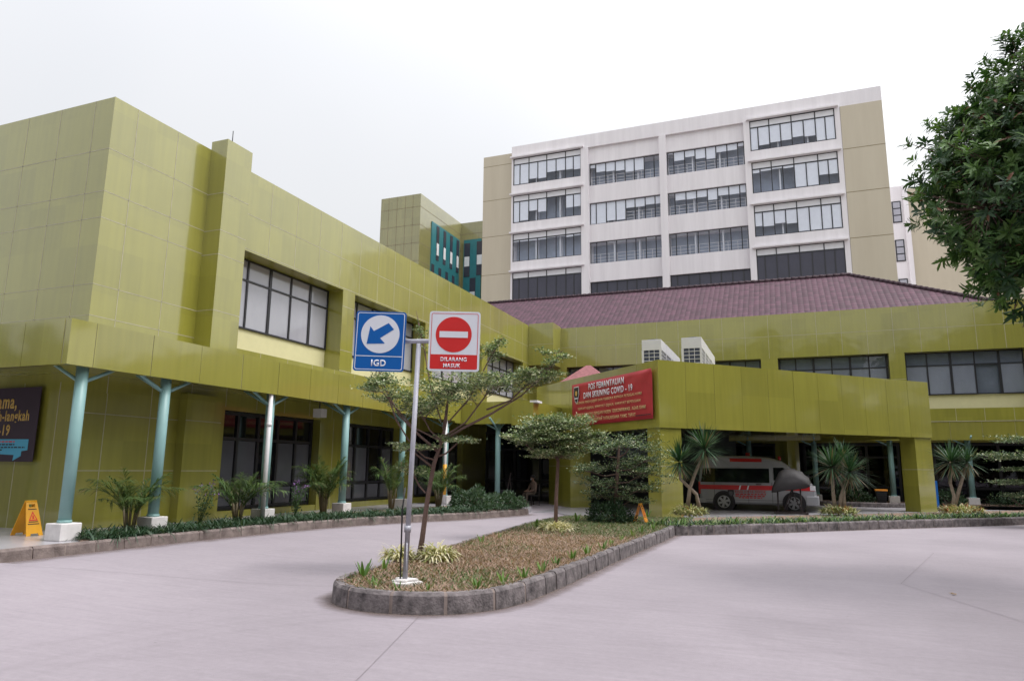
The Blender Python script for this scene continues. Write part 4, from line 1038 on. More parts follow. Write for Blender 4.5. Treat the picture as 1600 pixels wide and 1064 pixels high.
# ================================================================== TARP-COVERED STAND
TS = thing('covered_stand', 'dark metal stand draped with a grey tarpaulin in front of the ambulance', 'covered stand', (0, 28, .05), 0)
q = MB()
for x, y in ((-.5, -.3), (.28, -.3), (-.5, .35), (.28, .35)): q.tube([(x, y, .04), (x, y, .95)], .022, RUST, 8)
for y in (-.3, .35): q.tube([(-.32, y, .1), (0.0, y, .9)], .02, RUST, 8); q.tube([(-.24, y, .1), (.05, y, .9)], .014, RUST, 8); q.tube([(.28, y, .1), (.0, y, .85)], .016, RUST, 8); q.box(-.66, .5, y-.03, y+.03, .02, .09, RUST)
for x in (-.62, .46): q.box(x-.03, x+.03, -.27, .32, .025, .085, RUST)
q.build('frame', TS)
def draped(name, parent, outline, y0, y1, m):
    """cover lofted from a side outline, drawn in towards both ends"""
    ks = [(0, .62), (.12, .88), (.35, 1), (.65, 1), (.88, .9), (1, .64)]; cxx = sum(p[0] for p in outline)/len(outline); czz = min(p[1] for p in outline); nn = len(outline); V = []
    for t, s_ in ks:
        for i, (x, z) in enumerate(outline):
            w_ = .045*math.sin(i*2.7+t*11); V.append((cxx+(x-cxx)*(.8+.2*s_)+w_, y0+(y1-y0)*t, czz+(z-czz)*(s_ if z > czz+.15 else 1)+w_*.5))
    F = [tuple(range(nn))[::-1], tuple(range((len(ks)-1)*nn, len(ks)*nn))]
    for k in range(len(ks)-1):
        for i in range(nn): F.append((k*nn+i, k*nn+(i+1) % nn, (k+1)*nn+(i+1) % nn, (k+1)*nn+i))
    me = D.meshes.new(name); me.from_pydata(V, [], F); me.materials.append(m)
    bm = bmesh.new(); bm.from_mesh(me); bmesh.ops.recalc_face_normals(bm, faces=bm.faces); bmesh.ops.subdivide_edges(bm, edges=bm.edges, cuts=1, use_grid_fill=True, smooth=.25); bm.to_mesh(me); bm.free()
    me.polygons.foreach_set('use_smooth', [True]*len(me.polygons)); return link_mesh(name, me, parent)
draped('tarpaulin', TS, [(-.68, .78), (-.66, .95), (-.52, 1.30), (-.38, 1.52), (-.18, 1.62), (.08, 1.60), (.33, 1.50), (.55, 1.30), (.64, 1.14), (.52, 1.06), (.36, .98), (.1, .90), (-.3, .84)], -.5, .6, TARP)

# ================================================================== SMALL THINGS
BI = thing('rubbish_bin', 'black wheeled bin with orange lid beside a column behind the porch', 'bin', (3.7, 35.9, .2), 0)
q = MB(); q.prism([(-.2, -.2), (.2, -.2), (.2, .2), (-.2, .2)], 0, .01, BLACK)
for k in range(6):
    s0 = .17+.012*k; q.box(-s0, s0, -s0, s0, .01+.09*k, .01+.09*(k+1), BLACK)
q.build('body', BI, bevel=.01); q = MB(); q.box(-.25, .25, -.25, .25, .55, .62, ORANGE); q.box(-.1, .1, -.27, -.25, .56, .6, ORANGE); q.build('lid', BI, bevel=.015)
BSn = thing('standing_board', 'slim blue upright board with white corner beside the right porch pillar', 'sign board', (5.47, 33.9, .05), R_(20))
q = MB(); q.box(-.1, .14, -.02, .02, .1, 1.2, BLUE); q.build('panel', BSn, bevel=.005); q = MB(); q.box(-.09, .02, -.026, -.02, .86, 1.18, SIGNW); q.build('notice', BSn); q = MB(); q.box(-.15, .19, -.15, .15, 0, .1, BLACK); q.build('foot', BSn, bevel=.01)
ES = thing('easel_stand', 'thin dark folding stand leaning near the seated person', 'stand', (-10.75, 26.9, .06), R_(20))
q = MB(); q.tube([(-.12, 0, 0), (.16, 0, 1.35)], .022, RUST, 8); q.tube([(.25, .25, 0), (.12, .05, 1.15)], .018, RUST, 8); q.tube([(-.05, .45, 0), (.12, .05, 1.15)], .018, RUST, 8); q.tube([(-.25, 0, .55), (.3, .05, .62)], .02, RUST, 8); q.build('frame', ES)
q = MB(); q.box(-.28, .22, -.05, -.02, .5, .66, BLACK); q.build('folded_tray', ES, bevel=.01)
# chair and seated person
CH = thing('chair', 'dark chair by the entrance glass that the person sits on', 'chair', (-10.05, 28.0, .06), R_(-35))
q = MB(); q.box(-.23, .23, -.22, .22, .40, .44, BLACK); q.build('seat', CH, bevel=.01)
q = MB(); q.box(-.22, .22, .21, .245, .55, .88, BLACK); q.build('backrest', CH, bevel=.01)
for x in (-.2, .2):
    for y in (-.19, .21): q = MB(); q.tube([(x, y, 0), (x, y, .40 if y < 0 else .86)], .015, RUST, 8); q.build('leg', CH)
def skin_body(name, nodes, edges, parent, assign, mats, levels=2):
    me = D.meshes.new(name); me.from_pydata([n_[0] for n_ in nodes], edges, [])
    o = D.objects.new(name, me); COL.objects.link(o)
    md = o.modifiers.new('k', 'SKIN'); md.use_smooth_shade = True
    for i, n_ in enumerate(nodes):
        r = n_[1]; me.skin_vertices[0].data[i].radius = (r, r) if not hasattr(r, '__len__') else r
    me.skin_vertices[0].data[0].use_root = True
    s = o.modifiers.new('s', 'SUBSURF'); s.levels = levels; s.render_levels = levels
    dg = bpy.context.evaluated_depsgraph_get(); m2 = D.meshes.new_from_object(o.evaluated_get(dg)); D.objects.remove(o)
    m2.materials.clear()
    for m_ in mats: m2.materials.append(m_)
    for po in m2.polygons: po.material_index = assign(po.center); po.use_smooth = True
    m2.name = name; return link_mesh(name, m2, parent)
PE = thing('person', 'person in tan shirt and dark trousers sitting by the entrance glass with hands on lap', 'person', (-10.05, 28.0, .06), R_(-35))
nd = [((0, .08, .50), .13), ((0, .09, .64), .125), ((0, .08, .80), .14), ((0, .06, .93), (.12, .09)), ((0, .04, 1.0), .05), ((0, .01, 1.07), .06), ((0, -.0, 1.13), (.078, .085)), ((0, .0, 1.20), (.06, .065))]
ed = [(0, 1), (1, 2), (2, 3), (3, 4), (4, 5), (5, 6), (6, 7)]
def add(p, r, par): nd.append((p, r)); ed.append((par, len(nd)-1)); return len(nd)-1
for s_ in (-1, 1):
    h = add((s_*.10, .0, .50), .085, 0); k = add((s_*.12, -.36, .49), .06, h); a = add((s_*.12, -.36, .10), .04, k); ft = add((s_*.13, -.40, .04), .038, a); add((s_*.14, -.54, .03), .03, ft)
    sh_ = add((s_*.18, .06, .90), .055, 3); el = add((s_*.25, -.02, .66), .042, sh_); wr = add((s_*.12, -.24, .60), .028, el); pa = add((s_*.06, -.30, .595), .03, wr)
    for j, (dx, dy, l) in enumerate(((-.03, -.045, .8), (-.012, -.055, 1), (.006, -.055, .95), (.024, -.045, .75))):
        f1 = add((s_*.06+dx*1.0, -.30+dy*.7, .592), .009, pa); add((s_*.06+dx*1.1, -.30+dy*1.5*l, .575), .008, f1)
    t1 = add((s_*.02, -.285, .605), .010, pa); add((s_*.0, -.31, .60), .009, t1)
def asg(c):
    if c.z > .985: return 0
    if c.z < .565 and not (c.y < -.27 and c.z > .555 and abs(c.x) < .1): return 2 if c.z > .065 else 3
    if c.y < -.12 and c.z > .54 and abs(c.x) < .19: return 0
    return 1
skin_body('body', nd, ed, PE, asg, [SKIN, SHIRT, TROUS, BLACK])
q = MB()
def blob(mb, c, r, m, nu=12, nv=8, zmin=-1):
    b = len(mb.v); i = mb.mi(m)
    for v in range(nv+1):
        ph = -math.pi/2+math.pi*v/nv
        for u in range(nu): th = 2*math.pi*u/nu; mb.v.append((c[0]+r[0]*math.cos(ph)*math.cos(th), c[1]+r[1]*math.cos(ph)*math.sin(th), c[2]+r[2]*max(zmin, math.sin(ph))))
    for v in range(nv):
        for u in range(nu): mb.f.append((b+v*nu+u, b+v*nu+(u+1) % nu, b+(v+1)*nu+(u+1) % nu, b+(v+1)*nu+u)); mb.m.append(i); mb.sm.append(True)
blob(q, (0, .03, 1.18), (.098, .10, .10), HAIR, zmin=-.55); q.build('hair', PE)
q = MB(); blob(q, (0, -.06, 1.085), (.05, .03, .035), MASKW); q.build('face_mask', PE)
for s_ in (-1, 1): q = MB(); blob(q, (s_*.03, -.078, 1.15), (.012, .008, .008), INK, 8, 6); q.build('eye', PE)
# fallen leaves
def dead_leaf(label, x, y, rz, L):
    P = np.array([[0, 0, .012]]*3); Dr = np.array([[1, .0, .05], [.9, .5, .03], [.85, -.5, .06]]); Nn = np.array([[0, .1, 1.]]*3)
    t = leaf_geo(P, Dr, Nn, np.array([L, L*.6, L*.55]), np.array([L*.3, L*.25, L*.22]), .35)
    o = foliage('fallen_leaf', t, [LF['dry_a']], [1], None); o.location = (x, y, 0); o.rotation_euler = (0, 0, rz); tag(o, label, 'leaf')
dead_leaf('large curled dry leaf lying on the driveway at the lower right', 1.72, 6.55, .3, .17)
dead_leaf('small dry leaf lying farther back on the right of the driveway', 1.95, 11.2, 2.3, .12)

# ================================================================== PLANTS
def tree_by_branches(name, label, base, trunk_pts, trunk_r, layers, leaf, mats, wts, bark, group=None, airy=1.0):
    """layers: list of (attach point, centre, radius across, radius deep, thickness, twigs, leaves per twig)"""
    t = thing(name, label, 'tree', base, 0, group, world=True)
    m = MB(); m.tube(trunk_pts, trunk_r, bark, 9); tr = m.build('trunk', t)
    br = MB(); P = []; Dr = []; NN = []
    fwd = Vector((-sy, cy, 0))
    for at_, c, ra, rd, th, nt_, nl in layers:
        at_ = Vector(at_); c = Vector(c); nt_ = max(3, int(nt_*airy))
        bow = Vector((0, 0, -.12*(c-at_).length)); far = c+(c-at_)*.35+Vector((0, 0, .02))
        lp = [at_, at_.lerp(c, .5)+bow, c, c.lerp(far, .6), far]
        br.tube(lp, [.016*ra**.5+.004, .014, .010, .006, .003], bark, 6, caps=False)
        for k in range(nt_):
            a = 2*math.pi*(k+random.random()*.7)/nt_; rr_ = random.uniform(.5, 1.0)
            e0 = c+Rv*(math.cos(a)*ra*rr_)+fwd*(math.sin(a)*rd*rr_)
            end = e0+Vector((0, 0, random.uniform(-.4, .5)*th+.18*th*rr_))
            s0 = random.uniform(.35, 1.0); i0 = min(3, int(s0*4)); st0 = lp[i0].lerp(lp[i0+1], s0*4-i0)
            mid = st0.lerp(end, .5)+Vector((random.uniform(-.04, .04), random.uniform(-.04, .04), -.05*th))
            pts = [st0, st0.lerp(mid, .5), mid, mid.lerp(end, .5), end]
            br.tube(pts, [.006, .005, .004, .003, .002], bark, 4, caps=False)
            path = np.array([p[:] for p in pts])
            for q in range(nl):
                s = random.uniform(.12, 1.04)**.75; i = min(3, int(s*4)); f_ = s*4-i; p = path[i]*(1-f_)+path[min(4, i+1)]*f_
                sp3 = .075*ra**.5*(.5+s)
                p = p+np.array([random.gauss(0, sp3), random.gauss(0, sp3), abs(random.gauss(0, .3))*th*.35])
                P.append(p); d = np.array([random.gauss(0, 1), random.gauss(0, 1), random.gauss(.2, .4)]); Dr.append(d); NN.append([random.gauss(0, .4), random.gauss(0, .4), 1])
    br.build('branches', tr)
    n = len(P); P = np.array(P); Dr = np.array(Dr); NN = np.array(NN)
    foliage('crown', leaf_geo(P, Dr, NN, leaf*rng.uniform(.7, 1.25, n), leaf*.62*rng.uniform(.7, 1.2, n), .12), mats, wts, t)
    return t
TM = [LF['term_a'], LF['term_b'], LF['term_c'], LF['term_d']]
# the tree by the sign
B1 = Vector((-5.42, 9.95, .2)); ap = lambda x, y, o=0: at_plane(x, y, B1, o)
f1, f2 = ap(682, 700), ap(690, 690)
L1 = [(ap(690, 690), ap(600, 615), .45, .55, .34, 16, 150), (ap(690, 690), ap(655, 640, .1), .55, .8, .4, 20, 140), (ap(692, 670), ap(700, 618), .6, .9, .45, 22, 140), (ap(690, 685), ap(765, 610), .75, .8, .38, 24, 140), (ap(760, 640), ap(835, 590), .55, .45, .22, 18, 120),
      (ap(700, 660), ap(765, 560, .2), .25, .4, .3, 9, 110), (ap(835, 600), ap(868, 563), .28, .25, .25, 9, 90), (ap(640, 690), ap(600, 600), .25, .4, .22, 7, 90),
      (ap(678, 718), ap(650, 702), .5, .6, .16, 12, 110), (ap(678, 715), ap(715, 692), .45, .45, .16, 11, 95), (ap(665, 770), ap(645, 738), .3, .3, .12, 6, 70), (ap(690, 660), ap(660, 530, .3), .12, .2, .25, 5, 50)]
t = tree_by_branches('variegated_tree', 'thin leaning tree with flat airy branches behind the sign pole on the island', B1,
    [B1, ap(660, 840), ap(668, 780), ap(678, 725), ap(690, 690), ap(697, 660), ap(700, 630)], [.05, .042, .037, .033, .028, .018, .008], L1, .052, TM, [.33, .27, .25, .15], BARK, airy=.8)
m = MB(); m.tube([ap(690, 690), ap(725, 668), ap(770, 645), ap(815, 618), ap(860, 575)], [.026, .022, .017, .012, .006], BARK, 8); m.tube([ap(684, 705), ap(655, 680), ap(625, 650), ap(598, 600)], [.026, .02, .014, .006], BARK, 8); m.tube([ap(676, 730), ap(648, 708), ap(622, 690)], [.02, .014, .006], BARK, 8); m.build('limb', t)
B2 = Vector((-5.04, 15.62, .2)); ap2 = lambda x, y, o=0: at_plane(x, y, B2, o)
tree_by_branches('variegated_tree', 'small tree with a dense flat pale-edged crown in the middle of the island', B2,
    [B2, ap2(869, 780), ap2(871, 740), ap2(872, 722), ap2(872, 690)], [.05, .042, .038, .034, .02],
    [(ap2(872, 724), ap2(868, 712), .75, .8, .3, 30, 130), (ap2(872, 715), ap2(862, 690), 1.0, 1.0, .34, 36, 130), (ap2(872, 705), ap2(868, 668), .95, .9, .4, 34, 120), (ap2(872, 715), ap2(915, 690), .6, .5, .35, 16, 110), (ap2(870, 715), ap2(815, 690), .45, .5, .3, 12, 110)], .062, TM, [.33, .22, .26, .19], BARK, airy=1.3)
B3 = Vector((-4.45, 18.9, .2)); ap3 = lambda x, y, o=0: at_plane(x, y, B3, o)
TD = [LF['term_a'], LF['term_d'], LF['bush_b'], LF['term_c']]
tree_by_branches('layered_tree', 'dark tree with many thin level tiers of leaves beside the orange floor sign', B3,
    [B3, ap3(963, 760), ap3(966, 720), ap3(968, 690)], [.06, .05, .04, .02],
    [(ap3(966, 715), ap3(985, 698), 1.15, .9, .6, 12, 95), (ap3(966, 715), ap3(940, 706), .7, .7, .5, 7, 90), (ap3(965, 735), ap3(1005, 722), .95, .8, .45, 10, 90), (ap3(965, 740), ap3(925, 738), .65, .7, .4, 7, 85), (ap3(964, 755), ap3(1000, 742), .95, .9, .45, 9, 90), (ap3(964, 760), ap3(935, 757), .7, .7, .4, 7, 85), (ap3(963, 775), ap3(1000, 764), .95, .8, .4, 8, 85), (ap3(963, 780), ap3(940, 776), .6, .7, .4, 6, 80), (ap3(963, 790), ap3(985, 782), .7, .7, .4, 7, 80)], .06, TD, [.34, .36, .22, .08], BARK, airy=1.7)
B4 = Vector((6.75, 25.9, .2)); ap4 = lambda x, y, o=0: at_plane(x, y, B4, o)
tree_by_branches('layered_tree', 'tiered tree cut by the right edge in front of the back wing', B4,
    [B4, ap4(1612, 740), ap4(1612, 680)], [.06, .05, .03],
    [(ap4(1612, 700), ap4(1610, 690), 1.1, .9, .3, 16, 90), (ap4(1612, 722), ap4(1598, 716), 1.5, 1.0, .35, 20, 95), (ap4(1612, 745), ap4(1612, 735), 1.2, .9, .14, 18, 90), (ap4(1612, 765), ap4(1608, 756), 1.3, .9, .16, 20, 90), (ap4(1612, 780), ap4(1615, 776), 1.0, .8, .16, 16, 80)], .065, TD, [.34, .32, .2, .14], BARK, airy=1.4)

# bush under the layered tree
def leafy_bush(name, label, base, rx, ry, h, n, leaf, mats, wts, cat='bush', group=None, stems=8):
    t = thing(name, label, cat, base, 0, group)
    m = MB()
    for k in range(stems):
        a = 2*math.pi*k/stems; m.tube([(0, 0, 0), (math.cos(a)*rx*.5, math.sin(a)*ry*.5, h*.7)], [.012, .005], BARK, 5)
    m.build('stem', t)
    d = unit(rng.normal(size=(n, 3))); d[:, 2] = np.abs(d[:, 2]); r = rng.uniform(.45, 1.03, n)[:, None]**.6
    P = d*r*np.array([[rx, ry, h]])*(1+.15*np.sin(d[:, :1]*7+d[:, 1:2]*5)); Dr = d+rng.normal(size=(n, 3))*.6+np.array([[0, 0, .3]])
    foliage('foliage', leaf_geo(P, Dr, d+rng.normal(size=(n, 3))*.4+np.array([[0, 0, .6]]), leaf*rng.uniform(.7, 1.3, n), leaf*.42*rng.uniform(.8, 1.2, n)), mats, wts, t)
    return t
leafy_bush('round_bush', 'dark rounded bush at the foot of the layered tree', (-4.55, 18.7, .2), .62, .55, .55, 2600, .085, [LF['bush_a'], LF['bush_b'], LF['liri_a']], [.5, .3, .2])
# spiky variegated clumps
def spiky(name, label, base, r, h, n, L, wd, mats, wts, cat='shrub', group=None, droop=.35):
    t = thing(name, label, cat, base, 0, group)
    a = rng.uniform(0, 2*np.pi, n); rr_ = r*np.sqrt(rng.uniform(0, 1, n))
    P = np.stack([np.cos(a)*rr_*.75, np.sin(a)*rr_*.75, h*.55*rng.uniform(.1, 1, n)*(1-(rr_/r)**2*.5)], 1)
    a2 = a+rng.normal(0, .7, n); Dr = np.stack([np.cos(a2)*.9, np.sin(a2)*.9, rng.uniform(.35, 1.5, n)], 1)
    foliage('foliage', strap_geo(P, Dr, L*rng.uniform(.6, 1.2, n), wd, droop*rng.uniform(.5, 1.6, n), 3), mats, wts, t)
    m = MB(); m.tube([(0, 0, -.02), (0, 0, h*.35)], [.03, .02], BARK, 6); m.build('stem', t)
    return t
VM = [LF['vari_a'], LF['vari_b'], LF['vari_c']]
for lab, b, r, h, n in (('cream striped clump at the foot of the leaning tree, right of the pole', (-5.0, 9.75, .2), .30, .40, 330), ('pale striped clump just behind the sign pole', (-5.55, 9.55, .2), .24, .36, 220),
                        ('cream shrub around the trunk of the small flat-crowned tree', (-5.0, 15.5, .2), .42, .34, 520)):
    spiky('variegated_shrub', lab, b, r, h, n, .28, .032, VM, [.45, .15, .4], group=None, droop=.6)
YM = [LF['vari_a'], LF['vari_b'], LF['spr_c'], LF['rust_a']]
for lab, b, r, n, w_ in (('yellow-green shrub at the foot of the two-headed yucca by the front pillar', (-2.95, 22.4, .2), .62, 460, [.35, .4, .2, .05]), ('cream and green shrub in front of the yuccas in the middle of the right bed', (1.35, 25.4, .2), .7, 480, [.3, .35, .3, .05]),
                         ('rusty cream shrub under the yucca right of the big porch pillar', (5.3, 28.2, .2), .8, 560, [.4, .2, .15, .25])):
    spiky('variegated_shrub', lab, b, r, .55, n, .30, .045, YM, w_, droop=.5)
# yuccas
def yucca(label, base, heads, name='yucca'):
    t = thing(name, label, 'yucca', base, 0, None, world=True); base = Vector(base)
    m = MB()
    for pts, _, _ in heads: m.tube(pts, [.07, .055, .05, .05][:len(pts)] if len(pts) <= 4 else .055, PALEBARK, 9)
    m.build('trunk', t)
    for pts, n, L in heads:
        c = np.array(pts[-1]); d = unit(rng.normal(size=(n, 3))+np.array([[0, 0, .45]])); d[:, 2] = np.where(d[:, 2] < -.55, -d[:, 2], d[:, 2])
        foliage('leaf_head', strap_geo(np.repeat(c[None], n, 0)+d*.04, d, L*rng.uniform(.75, 1.1, n), .034, .12+.12*rng.uniform(0, 1, n), 3, tip=.05), [LF['yucca_a'], LF['yucca_b'], LF['yucca_dry']], [.62, .33, .05], t)
        k = 26; d = unit(np.stack([rng.normal(size=k), rng.normal(size=k), -1.2*np.ones(k)], 1)); foliage('dry_leaves', strap_geo(np.repeat(c[None], k, 0)-[[0, 0, .08]], d, L*.6, .03, .2, 3), [LF['yucca_dry'], LF['yucca_b']], [.6, .4], t)
    return t
BY = Vector((-2.85, 22.64, .2)); a1 = lambda x, y, o=0: at_plane(x, y, BY, o)
yucca('two-headed yucca on a bent forked trunk in front of the first porch pillar', BY, [([a1(1093, 795), a1(1088, 772), a1(1063, 748), a1(1062, 722)], 170, .95), ([a1(1074, 795), a1(1078, 762), a1(1085, 742), a1(1101, 702)], 180, 1.0)])
BY2 = Vector((1.55, 25.6, .2)); a2_ = lambda x, y, o=0: at_plane(x, y, BY2, o)
yucca('bushy twin yuccas in the right bed before the aqua columns', BY2, [([a2_(1305, 800), a2_(1302, 770), a2_(1300, 730)], 170, 1.0), ([a2_(1312, 802), a2_(1314, 775), a2_(1328, 738)], 150, .95), ([a2_(1320, 800), a2_(1318, 770), a2_(1316, 715, .5)], 110, .8)])
BY3 = Vector((5.25, 28.6, .2)); a3 = lambda x, y, o=0: at_plane(x, y, BY3, o)
yucca('single-headed yucca standing right of the big porch pillar', BY3, [([a3(1488, 798), a3(1491, 775), a3(1485, 755), a3(1486, 722)], 170, 1.0), ([a3(1490, 798), a3(1500, 760), a3(1512, 722)], 110, .8)])
# areca palms in the left bed
def areca(label, base, h, nst, spread):
    t = thing('areca_palm', label, 'palm', base, 0, 'areca palms in the left bed')
    m = MB(); rc = MB(); P = []; Dr = []; Ls = []
    for k in range(nst):
        a = 2*math.pi*k/nst+random.uniform(-.3, .3); ca, sa = math.cos(a), math.sin(a); hh = h*random.uniform(.62, 1.0); st = hh*.38; b0 = Vector((ca*.07, sa*.07, 0)); b1 = Vector((ca*.14, sa*.14, st))
        m.tube([b0, b1], [.016, .011], LF['palm_dry'], 6)
        pts = []; lean = random.uniform(.45, 1.15)*spread
        for i in range(12):
            s = i/11; pts.append(b1+Vector((ca, sa, 0))*(lean*(s**1.25))+Vector((0, 0, (hh-st)*(1.25*s-.62*s*s*lean/spread*1.1))))
        rc.tube(pts, [.009-.0006*i for i in range(12)], LF['palm_b'], 5)
        for i in range(1, 12):
            d = (pts[min(i+1, 11)]-pts[i-1]).normalized(); sd = d.cross(Vector((0, 0, 1))).normalized()
            for f_ in (0, .33, .66):
                p = pts[i].lerp(pts[i-1], f_)
                for s_ in (-1, 1):
                    P.append(p[:]); v = d*.75+sd*s_*.8+Vector((0, 0, random.uniform(.0, .35))); v += Vector((random.gauss(0, .18), random.gauss(0, .18), random.gauss(-.05, .2))); Dr.append(v[:]); Ls.append(.36*h/1.3*math.sin(math.pi*(.18+.72*(i-f_)/11))*random.uniform(.85, 1.1))
    m.build('cane', t); rc.build('frond_rib', t)
    n = len(P); foliage('leaflets', strap_geo(np.array(P), np.array(Dr), np.array(Ls), .019, .4, 3, tip=.1), [LF['palm_a'], LF['palm_b'], LF['palm_dry']], [.6, .34, .06], t)
    return t
for lab, b, h, n_, s_ in (('full areca palm beside the second column, nearest of the left bed', (-12.3, 10.6, .26), 1.35, 15, .75), ('wide areca palm before the first dark ground-floor window', (-12.2, 13.45, .26), 1.45, 16, .9),
                          ('tall bushy areca palm left of the fourth column', (-12.3, 16.9, .26), 1.75, 18, .8), ('thin sparse areca palm left of the fifth column', (-11.9, 19.9, .26), 1.85, 8, .55), ('areca palm half hidden behind the leaning tree trunk', (-10.9, 21.2, .26), 1.75, 14, .8)):
    areca(lab, b, h, int(n_*1.5), s_)
# purple flowering stems
def flower_plant(label, base, h, n):
    t = thing('flowering_plant', label, 'plant', base, 0)
    m = MB(); P = []; fl = []
    for k in range(n):
        a = random.uniform(0, 6.28); r = random.uniform(.1, .35); e = Vector((math.cos(a)*r, math.sin(a)*r, h*random.uniform(.6, 1))); m.tube([(0, 0, 0), e*.5+Vector((0, 0, .08)), e], [.008, .006, .003], LF['palm_a'], 5)
        for q in range(26): P.append((e*random.uniform(.25, 1)+Vector((random.gauss(0, .05), random.gauss(0, .05), random.gauss(0, .04))))[:])
        for q in range(5): fl.append((e+Vector((random.gauss(0, .035), random.gauss(0, .035), random.gauss(0, .03))))[:])
    m.build('stem', t); n1 = len(P); n2 = len(fl)
    foliage('foliage', leaf_geo(np.array(P), rng.normal(size=(n1, 3)), rng.normal(size=(n1, 3))+[[0, 0, 1]], .09, .035), [LF['bush_b'], LF['palm_a']], [.6, .4], t)
    foliage('flowers', leaf_geo(np.array(fl), rng.normal(size=(n2, 3)), rng.normal(size=(n2, 3))+[[0, 0, 1]], .045, .04), [LF['flower']], [1], t)
flower_plant('slim plant with purple flowers between the second and third columns', (-12.2, 12.3, .26), .95, 7)
flower_plant('plant with pale purple flowers before the window right of the white downpipe', (-12.1, 15.4, .26), .95, 9)
leafy_bush('rounded_shrub', 'leafy grey-green shrub at the far end of the left bed', (-9.7, 21.3, .26), .85, .9, .65, 2200, .11, [LF['bush_b'], LF['liri_b'], LF['liri_c']], [.45, .35, .2])
leafy_bush('rounded_shrub', 'low grey-green shrub before the last aqua column', (-9.1, 22.6, .26), .7, .6, .5, 1500, .10, [LF['bush_b'], LF['liri_b'], LF['liri_c']], [.45, .35, .2])
for lab, b, rx, h in (('dark low shrub beside the bin in the rear bed', (2.6, 36.4, .2), .9, .6), ('dark shrub left of the right-hand column plinth', (6.4, 36.6, .2), .7, .6), ('dark low hedge shrub right of the right-hand column', (9.2, 36.6, .2), 1.4, .55)):
    leafy_bush('dark_shrub', lab, b, rx, .6, h, 900, .12, [LF['bush_a'], LF['bush_b']], [.6, .4])

# ground covers
def inside(p, poly):
    x, y = p; c = False; n = len(poly)
    for i in range(n):
        x1, y1 = poly[i]; x2, y2 = poly[(i+1) % n]
        if (y1 > y) != (y2 > y) and x < (x2-x1)*(y-y1)/(y2-y1)+x1: c = not c
    return c
def clumps(name, label, cat, pts, z, nb, L, wd, mats, wts, droop=.8, up=1.1):
    C_ = np.repeat(np.array([(p[0], p[1], z) for p in pts]), nb, 0); n = len(C_)
    a = rng.uniform(0, 2*np.pi, n); Dr = np.stack([np.cos(a), np.sin(a), rng.uniform(.5, 1.6, n)*up], 1)
    g_ = strap_geo(C_+np.stack([np.cos(a)*.03, np.sin(a)*.03, 0*a], 1), Dr, L*rng.uniform(.6, 1.2, n), wd, droop*rng.uniform(.4, 1.2, n), 3)
    o = foliage(name, g_, mats, wts, None); tag(o, label, cat, kind='stuff'); return o
pts = []
inn = inset(lk, .3)
LIN = [p for p in resample(inn, .09) if p.y > 9.2]
for p in LIN:
    dens = 5
    for q in range(dens):
        o_ = random.uniform(-.15, .95); x, y = p.x-o_, p.y+random.uniform(-.1, .1)
        if inside((x, y), BEDPOLY): pts.append((x, y))
clumps('lilyturf', 'dark strap-leaved ground cover filling the left bed', 'ground cover', pts, .26, 15, .40, .024, [LF['liri_a'], LF['liri_b'], LF['liri_c']], [.55, .35, .1])
pts = []
fr_line = [p for p in resample(isl[-6:], .1)]
for p in resample([Vector((-2.95, 17.9)), Vector((-.75, 20.1)), Vector((2.6, 23.45)), Vector((6.6, 27.3)), Vector((13.9, 34.1))], .1):
    d = Vector((-.7, .7))
    for q in range(3):
        o_ = random.uniform(.05, 1.1)*random.uniform(.4, 1); pts.append((p.x+d.x*o_, p.y+d.y*o_))
clumps('border_grass', 'green strap-leaved border along the kerb in front of the porch', 'ground cover', pts, .2, 11, .33, .026, [LF['spr_a'], LF['liri_b'], LF['liri_a'], LF['spr_c']], [.3, .3, .3, .1], droop=.6)
# dry grass and mown green patches on the island
P = []
while len(P) < 42000:
    x = random.uniform(-6.6, -2.7); y = random.uniform(7.0, 21.5)
    if random.random() < (.7 if y > 14 else 1) and inside((x, y), SOILPOLY): P.append((x, y))
P = np.array(P); n = len(P); gf = np.clip((P[:, 1]-13.5)/3, 0, 1)*.95+.30*(np.sin(P[:, 0]*2.3+P[:, 1]*1.1)+np.sin(P[:, 1]*1.7) > .75)
nearsign = np.exp(-((P[:, 0]+4.4)**2+(P[:, 1]-8.1)**2)/1.2)*.5
isg = rng.uniform(0, 1, n) < np.clip(gf+nearsign, .07, .92)
for nm, sel, mats, lab in (('dry_grass', ~isg, [LF['dry_a'], LF['dry_b']], 'dry brown mown grass covering the island'), ('green_grass', isg, [LF['grass_a'], LF['grass_b']], 'short green grass patches on the island')):
    q = P[sel]; k = len(q); a = rng.uniform(0, 6.28, k); Dr = np.stack([np.cos(a), np.sin(a), rng.uniform(.15, 1.1, k)], 1)
    o = foliage(nm, leaf_geo(np.column_stack([q, np.full(k, .205)]), Dr, rng.normal(size=(k, 3))*.4+[[0, 0, 1]], rng.uniform(.05, .11, k), .013, .1), mats, [.55, .45], None); tag(o, lab, 'grass', kind='stuff')
